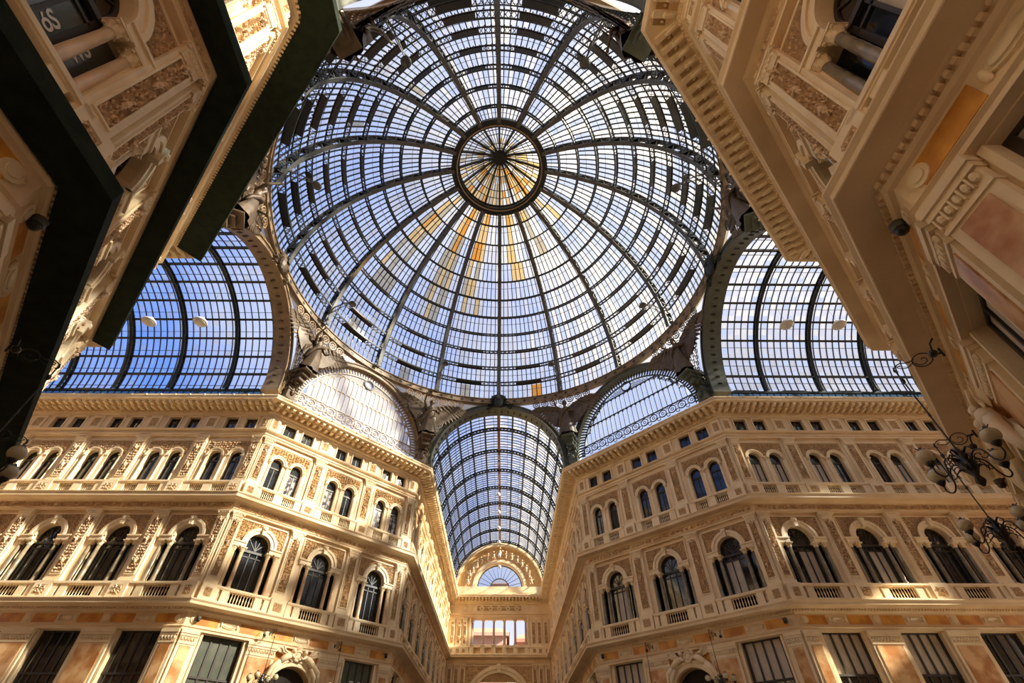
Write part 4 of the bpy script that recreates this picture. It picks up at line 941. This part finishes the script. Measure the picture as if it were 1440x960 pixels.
# ------------------------------------------------------------------ winged statues
def angel_body():
    import bmesh
    me = bpy.data.meshes.new('statue'); bm = bmesh.new(); L = bm.verts.layers.skin.verify(); V = {}
    def v(k, co, r, r2_=None):
        q = bm.verts.new(co); q[L].radius = (r, r2_ or r); V[k] = q; return q
    def e(a, b): bm.edges.new((V[a], V[b]))
    v('pel', (0, 0, .95), .15, .12)[L].use_root = True
    for k, co, r in (('wst', (0, .02, 1.12), .11), ('chs', (0, .03, 1.31), .145), ('nck', (0, .04, 1.47), .05), ('jaw', (0, .07, 1.56), .075), ('hed', (0, .07, 1.66), .095), ('top', (0, .05, 1.75), .06), ('nos', (0, .17, 1.63), .014)): v(k, co, r)
    for a, b in (('pel', 'wst'), ('wst', 'chs'), ('chs', 'nck'), ('nck', 'jaw'), ('jaw', 'hed'), ('hed', 'top'), ('hed', 'nos')): e(a, b)
    for s, t, el, hd in ((1, 'R', (.36, .2, 1.5), (.36, .42, 1.72)), (-1, 'L', (-.36, .08, 1.14), (-.3, .34, 1.02))):
        v('sh'+t, (s*.19, .02, 1.38), .065); v('el'+t, el, .048); v('wr'+t, hd, .03)
        pm_ = Vector(hd)+(Vector(hd)-Vector(el)).normalized()*.07; v('pa'+t, pm_, .036, .02)
        e('chs', 'sh'+t); e('sh'+t, 'el'+t); e('el'+t, 'wr'+t); e('wr'+t, 'pa'+t)
        dr = (Vector(hd)-Vector(el)).normalized()
        for i, (ox, ln) in enumerate(((-.03, .07), (-.01, .085), (.01, .08), (.03, .06), (.05, .03))):
            v('f%d%s' % (i, t), pm_+dr*ln+Vector((ox, 0, -.02 if i < 4 else .02)), .009); e('pa'+t, 'f%d%s' % (i, t))
        v('hp'+t, (s*.09, 0, .85), .11); v('kn'+t, (s*.1, .12, .5), .075); v('an'+t, (s*.11, -.04*s, .1), .042); v('ft'+t, (s*.12, .14-.04*s, .04), .035)
        e('pel', 'hp'+t); e('hp'+t, 'kn'+t); e('kn'+t, 'an'+t); e('an'+t, 'ft'+t)
    bm.to_mesh(me); bm.free(); return me
def robe():
    mb = MB(); n = 20; k = 12; vs = []
    for i in range(k):
        t = i/(k-1); z = 1.36-1.3*t; w_ = .17-.03*sin(pi*min(1, t*2.5))+.24*max(0, t-.2)**1.2; y0 = .02+.05*sin(t*3)
        for j in range(n):
            a = 2*pi*j/n; f = 1+.12*t*sin(a*6+t*2)+.05*t*sin(a*11); vs.append((w_*f*cos(a)*1.05, y0+w_*f*sin(a)*.8, z+.03*sin(a*6)*(1 if i == k-1 else 0)))
    mb.add(vs, [(i*n+j, i*n+(j+1) % n, (i+1)*n+(j+1) % n, (i+1)*n+j) for i in range(k-1) for j in range(n)])
    mb.tube([(-.2, .12, 1.32), (0, .2, 1.2), (.18, .17, 1.0), (.25, .05, .8), (.34, .05, .5)], [.05, .07, .08, .07, .03], 6)
    mb.tube([(.2, -.1, 1.25), (.42, -.1, .95), (.5, 0, .6)], [.05, .09, .02], 6)
    return smooth(mb.mesh('robe', 'bronze'))
def wing():
    mb = MB()
    lead = [(.06, -.12, 1.3), (.3, -.16, 1.55), (.6, -.14, 1.75), (.95, -.1, 1.82), (1.25, -.06, 1.78)]
    mb.tube(lead, [.06, .075, .06, .04, .015], 6)
    web = [(p[0], -.14, p[2]) for p in lead]+[(1.0, -.14, 1.2), (.62, -.14, .85), (.3, -.14, .72), (.08, -.14, .8)]
    mb.add(web+[(a_, b_+.03, c_) for a_, b_, c_ in web], [tuple(range(9)), tuple(range(17, 8, -1))])
    for lay, (n, l0, wd, off) in enumerate(((17, .75, .125, 0), (14, .42, .11, .03), (11, .22, .1, .055))):
        for i in range(n):
            t = i/(n-1); q = t*3.999; s0 = int(q); f = q-s0; p = Vector(lead[s0]).lerp(Vector(lead[s0+1]), f)
            ln = l0*(.75+.35*sin(pi*t)) if lay else l0*(.55+.6*sin(pi*(t*.8+.15))); an = radians(-100+70*t)
            d = Vector((cos(an), -.05, sin(an))); w_ = Vector((-sin(an), 0, cos(an)))*wd/2
            y = Vector((0, off, 0))
            mb.add([p+y-w_*.7, p+y+w_*.7, p+y+d*ln*.8+w_, p+y+d*ln, p+y+d*ln*.8-w_, p+y+Vector((0, .025, 0)), p+y+d*ln*.9+Vector((0, .02, 0))],
                   [(0, 1, 5), (1, 2, 6, 5), (2, 3, 6), (3, 4, 6), (4, 0, 5, 6)])
    return mb
am = angel_body(); am.materials.append(M['bronze'])
wmR = wing().mesh('wing', 'bronze')
hair = smooth(MB().blob((0, .02, 1.69), (.115, .115, .11), n=10, k=6).blob((0, -.09, 1.6), (.06, .05, .07), n=8, k=4).mesh('hair', 'bronze'))
rbm = robe()
ang_lab = {0: 'bronze winged statue to the right of the far vault, under the star band', 1: 'dark winged statue between the far right lunette and the right vault', 2: 'dark winged statue near the top of the right vault, beside the near tan cornice',
           3: 'dark winged statue at the top edge right of the dome', 4: 'bronze winged statue at the top edge left of the dome', 5: 'sunlit winged statue near the top of the left vault, beside the near dark cornice',
           6: 'brown winged statue between the left vault and the far left lunette', 7: 'bronze winged statue to the left of the far vault, under the star band'}
for q in range(8):
    ac = radians(45*q+(23.58 if q % 2 == 0 else 45-23.58)); R = 16.95
    o = link('winged_statue', am, None, (R*sin(ac), R*cos(ac), 25.75), rot=(radians(-3), 0, rz_of((-sin(ac), -cos(ac)))), sc_=(2.3, 2.3, 2.3), label=ang_lab[q], category='statue', group='winged statues under the dome')
    sk = o.modifiers.new('skin', 'SKIN'); sk.use_smooth_shade = True; ss = o.modifiers.new('sub', 'SUBSURF'); ss.levels = ss.render_levels = 1
    link('robe', rbm, o); link('hair', hair, o)
    link('wing', wmR, o, (.02, .05, -.3), sc_=(1.25, 1, 1.0), rot=(0, radians(-14), 0)); link('wing', wmR, o, (-.02, .05, -.3), sc_=(-1.25, 1, 1.0), rot=(0, radians(14), 0))

# ------------------------------------------------------------------ lamps
def spotlamp():
    b = MB().tube([(0, 0, .35), (0, 1.1, .42), (0, 2.25, .1)], [.06, .05, .04], 6).tube([(0, 0, -.35), (0, .9, -.1), (0, 2.25, .05)], [.05, .04, .03], 6).box(-.22, .22, -.2, .06, -.5, .5)
    for i in range(7): t = .1+i*.12; b.bar((0, 2.2*t, .4-.3*t*t), (0, 2.2*(t+.07), -.3+.4*t), .03, .03, (1, 0, 0))
    return b.mesh('dome_lamp', 'iron_paint')
slm = spotlamp(); head = smooth(MB().lathe([(.08, .25), (.2, .2), (.34, 0), (.34, -.06)], 12).blob((0, 0, -.05), (.28, .28, .08), n=10, k=4).mesh('lamp_head', 'iron_paint'))
dl = ['right of the far vault axis', 'above the far right lunette', 'beside the right vault', 'at the upper right of the dome', 'at the upper left of the dome', 'beside the left vault', 'above the far left lunette', 'left of the far vault axis']
for k in range(8):
    a = radians(22.5+45*k)
    o = link('dome_lamp', slm, None, (16.4*sin(a), 16.4*cos(a), 33.1), rz_of((-sin(a), -cos(a))), label='dome floodlight on a bracket from the iron ribs, '+dl[k], category='lamp', group='floodlights around the foot of the dome')
    link('lamp_head', head, o, (0, 2.25, -.15))
def cr(pts, n=5):
    P = [Vector(p) for p in pts]; o = []
    for i in range(len(P)-1):
        a, b, c, d = P[max(i-1, 0)], P[i], P[i+1], P[min(i+2, len(P)-1)]
        for k in range(n):
            t = k/n; o.append(.5*((2*b)+(c-a)*t+(2*a-5*b+4*c-d)*t*t+(3*b-a-3*c+d)*t*t*t))
    return o+[P[-1]]
def scroll_bracket():
    mb = MB(); pts = []
    z0 = .12
    mb.tube([(0, .45, .0), (0, .62, .02)], .022, 6); mb.box(-.03, .03, .42, .46, -.1, .12)
    mb.tube([(0, .80+.18*cos(pi-t), .02+.18*sin(t*-1)) for t in [i*.35 for i in range(19)]], .014, 5)
    mb.tube([(0, .80+(.15-.012*i)*cos(i*.5), .02-(.15-.012*i)*sin(i*.5)) for i in range(12)], .012, 5)
    mb.tube(cr([(0, .92, .12), (0, 1.05, .1), (0, 1.2, .16), (0, 1.34, .08), (0, 1.36, .0), (0, 1.3, -.03)]), .014, 5)
    mb.tube(cr([(0, .95, .06), (0, 1.1, -.02), (0, 1.22, .02), (0, 1.27, .09), (0, 1.2, .1)]), .011, 5)
    return mb
def chandelier():
    mb = MB(); mb.lathe([(.02, -.5), (.09, -.4), (.05, -.28), (.12, -.15), (.16, 0), (.06, .1), (.09, .2), (.02, .4)], 10)
    for k in range(12):
        a = k*pi/6; z = (-.18, .05, .2)[k % 3]; mb.tube([(.06*cos(a), .06*sin(a), z), (.16*cos(a), .16*sin(a), z+.1), (.25*cos(a), .25*sin(a), z+.02), (.22*cos(a), .22*sin(a), z-.07)], [.03, .02, .015, .008], 5)
    return mb
def lamp_arm():
    mb = MB(); mb.tube(cr([(.1, 0, -.05), (.25, 0, .12), (.42, 0, .05), (.5, 0, -.2), (.62, 0, -.3), (.74, 0, -.22), (.74, 0, -.08)]), .016, 6)
    mb.tube([(.25+(.1-.009*i)*cos(i*.6), 0, -.02+(.1-.009*i)*sin(i*.6)) for i in range(10)], .011, 5)
    mb.tube([(.42+(.09-.008*i)*cos(3+i*.6), 0, -.05+(.09-.008*i)*sin(3+i*.6)) for i in range(10)], .011, 5)
    mb.lathe([(.02, -.1), (.06, -.05), (.09, .0), (.07, .03)], 10, (.74, 0, 0))
    return mb
def globe():
    mb = MB(); mb.blob((0, 0, .15), .155, n=16, k=10); return smooth(mb.mesh('globe', 'globe'))
brm = scroll_bracket().mesh('scroll_bracket', 'iron'); chm = smooth(chandelier().mesh('body', 'black')); arm_m = smooth(lamp_arm().mesh('arm', 'black')); glm = globe()
capm = MB().lathe([(.08, .29), (.04, .32), (.02, .36)], 8).tube([(-.1, 0, .34), (-.05, 0, .31), (0, 0, .34), (.05, 0, .31), (.1, 0, .34)], .012, 4).mesh('crown_cap', 'black')
rodm = MB().tube([(0, 0, .35), (0, 0, 2.72)], .016, 6).blob((0, 0, 2.3), (.05, .05, .08), n=6, k=4).blob((0, 0, 1.3), (.03, .03, .05), n=6, k=4).mesh('rod', 'black')
fldm = MB().tube([(0, .45, .2), (0, .55, .1), (0, .6, -.1)], .02, 5).blob((0, .62, -.16), (.09, .09, .09), n=10, k=6).mesh('spot', 'black')
for nm, azd in (('far left', -45), ('far right', 45), ('near right', 135), ('near left', 225)):
    az = radians(azd); n = Vector((-sin(az), -cos(az), 0)); rz = rz_of(n); lx = Vector((cos(rz), sin(rz), 0)); base = Vector((DIAG*sin(az), DIAG*cos(az), 0))
    for s in (-2.2, 2.2):
        p = base+lx*s
        side = ('nearer the far arm' if (p.y > 12) else 'nearer the left arm' if p.x < 0 else 'nearer the right arm') if 'far' in nm else ('nearer the side vault' if abs(p.y) < 12.2 and abs(p.x) > 12 else 'nearer the camera')
        o = link('hanging_lamp', None, None, (p.x, p.y, 7.45), rz, label='wrought iron bracket lamp with globes on the %s diagonal, %s' % (nm, side), category='lamp', group='bracket lamps on the diagonal facades')
        link('scroll_bracket', brm, o); link('rod', rodm, o, (0, 1.34, -2.6)); link('spot', fldm, o, (-.35 if s < 0 else .35, 0, 0))
        b = link('body', chm, o, (0, 1.34, -2.5))
        for k in range(4):
            a_ = link('arm', arm_m, o, (0, 1.34, -2.5), rot=(0, 0, pi/4+k*pi/2))
            link('globe', glm, a_, (.74, 0, 0)); link('crown_cap', capm, a_, (.74, 0, 0))
pend = smooth(MB().lathe([(.05, .42), (.12, .4), (.16, .25), (.42, .1), (.46, -.02), (.44, -.05)], 16).blob((0, 0, -.04), (.4, .4, .12), n=12, k=5).mesh('shade', 'lamp_white'))
for x, lb in ((-20.2, 'white dome pendant in the left vault, the nearer one to the crossing'), (-23.7, 'white dome pendant in the left vault, the one farther from the crossing'), (20.0, 'white dome pendant in the right vault, the nearer one to the crossing'), (23.6, 'white dome pendant in the right vault, the one farther from the crossing')):
    o = link('pendant_lamp', None, None, (x, 0, 24.1), label=lb, category='lamp', group='pendants in the side vaults')
    link('shade', pend, o); link('cable', MB().tube([(0, 0, .4), (0, 0, 6.9)], .008, 4).mesh('cable', 'iron'), o)
for i in range(6):
    o = link('globe_lamp', None, None, (0, 26.6+4.37*i, 25.5), label='small white globe lamp under the far ridge beam, %s along the row' % ('first', 'second', 'third', 'fourth', 'fifth', 'farthest')[i], category='lamp', group='globe lamps along the far arm')
    link('globe', cached('sg', lambda: smooth(MB().blob((0, 0, 0), .24, n=12, k=8).lathe([(.1, .2), (.04, .3)], 8).mesh('globe', 'lamp_white'))), o)
    link('cable', cached('sgc', lambda: MB().tube([(0, 0, .2), (0, 0, 5.4)], .012, 4).mesh('cable', 'iron')), o)
cbm = smooth(MB().lathe([(.12, .16), (.12, .05), (.10, .0)], 14).mesh('camera_housing', 'iron_paint')); cb2 = smooth(MB().blob((0, 0, 0), .11, n=14, k=8).mesh('dark_dome', 'black'))
for nm, azd in (('far left', -45), ('far right', 45), ('near right', 135), ('near left', 225)):
    az = radians(azd); n = Vector((-sin(az), -cos(az), 0)); rz = rz_of(n); lx = Vector((cos(rz), sin(rz), 0)); base = Vector((DIAG*sin(az), DIAG*cos(az), 0))
    for s in (-6.3, 6.3):
        p = base+lx*s+n*.3; far_end = p.y if 'far' in nm else -p.y
        o = link('security_camera', cbm, None, (p.x, p.y, 7.5), label='ball camera in the frieze of the %s diagonal, %s arm end' % (nm, ('far' if p.y > 12 else 'left' if p.x < 0 else 'right') if 'far' in nm else ('near' if p.y < -12 else 'left' if p.x < 0 else 'right')), category='camera', group='ball cameras in the ground frieze')
        link('dark_dome', cb2, o, (0, 0, -.03)); link('mount', cached('mnt', lambda: MB().box(-.03, .03, -.3, 0, .08, .16).mesh('mount', 'black')), o, rz=rz)
# paper notices in the right hand shop window of the far left diagonal, and lettering on the near left window glass
az = radians(-45); n = Vector((-sin(az), -cos(az), 0)); rz = rz_of(n); lx = Vector((cos(rz), sin(rz), 0)); base = Vector((DIAG*sin(az), DIAG*cos(az), 0))
sgn = 1 if lx.y > 0 else -1
for s, t in ((4.35, 'the left one of two'), (4.95, 'the right one of two')):
    p = base+lx*s*sgn-n*.26
    o = link('paper_notice', MB().box(-.19, .19, 0, .006, -.14, .14).mesh('paper_notice', 'white'), None, (p.x, p.y, 5.7), rz, label='white paper notice in the far left shop window, '+t, category='notice', group='paper notices in the shop window')
    link('print', cached('ppr', lambda: MB().box(-.12, -.03, .006, .009, -.08, .08).box(.02, .13, .006, .009, .03, .07).box(.02, .13, .006, .009, -.06, -.03).mesh('print', 'black')), o)
def letters(txt, loc, size, rot):
    f = bpy.data.curves.new('lettering', 'FONT'); f.body = txt; f.size = size; f.extrude = .004; f.offset = size*.02; f.align_x = 'CENTER'; f.align_y = 'CENTER'; f.materials.append(M['white'])
    return f
lnw = bpy.data.objects['wall_near_arm_left']; Ln = .2+BAY*4
def sign(txt, x, z, size, rot90):
    f = letters(txt, None, size, None); o = link('lettering', f, lnw)
    o.matrix_local = Matrix.Translation((x, -.36, z)) @ Matrix.Rotation(pi, 4, 'Z') @ Matrix.Rotation(pi/2, 4, 'X') @ Matrix.Rotation(rot90, 4, 'Z')
sign('\u00f3S', 1.73-Ln/2, 10.68, .42, radians(90))
o_ = bpy.data.objects['lettering']; sign('WS', 1.17-Ln/2, 11.0, .4, radians(90)); bpy.data.objects['lettering.001'].location.y = -.392
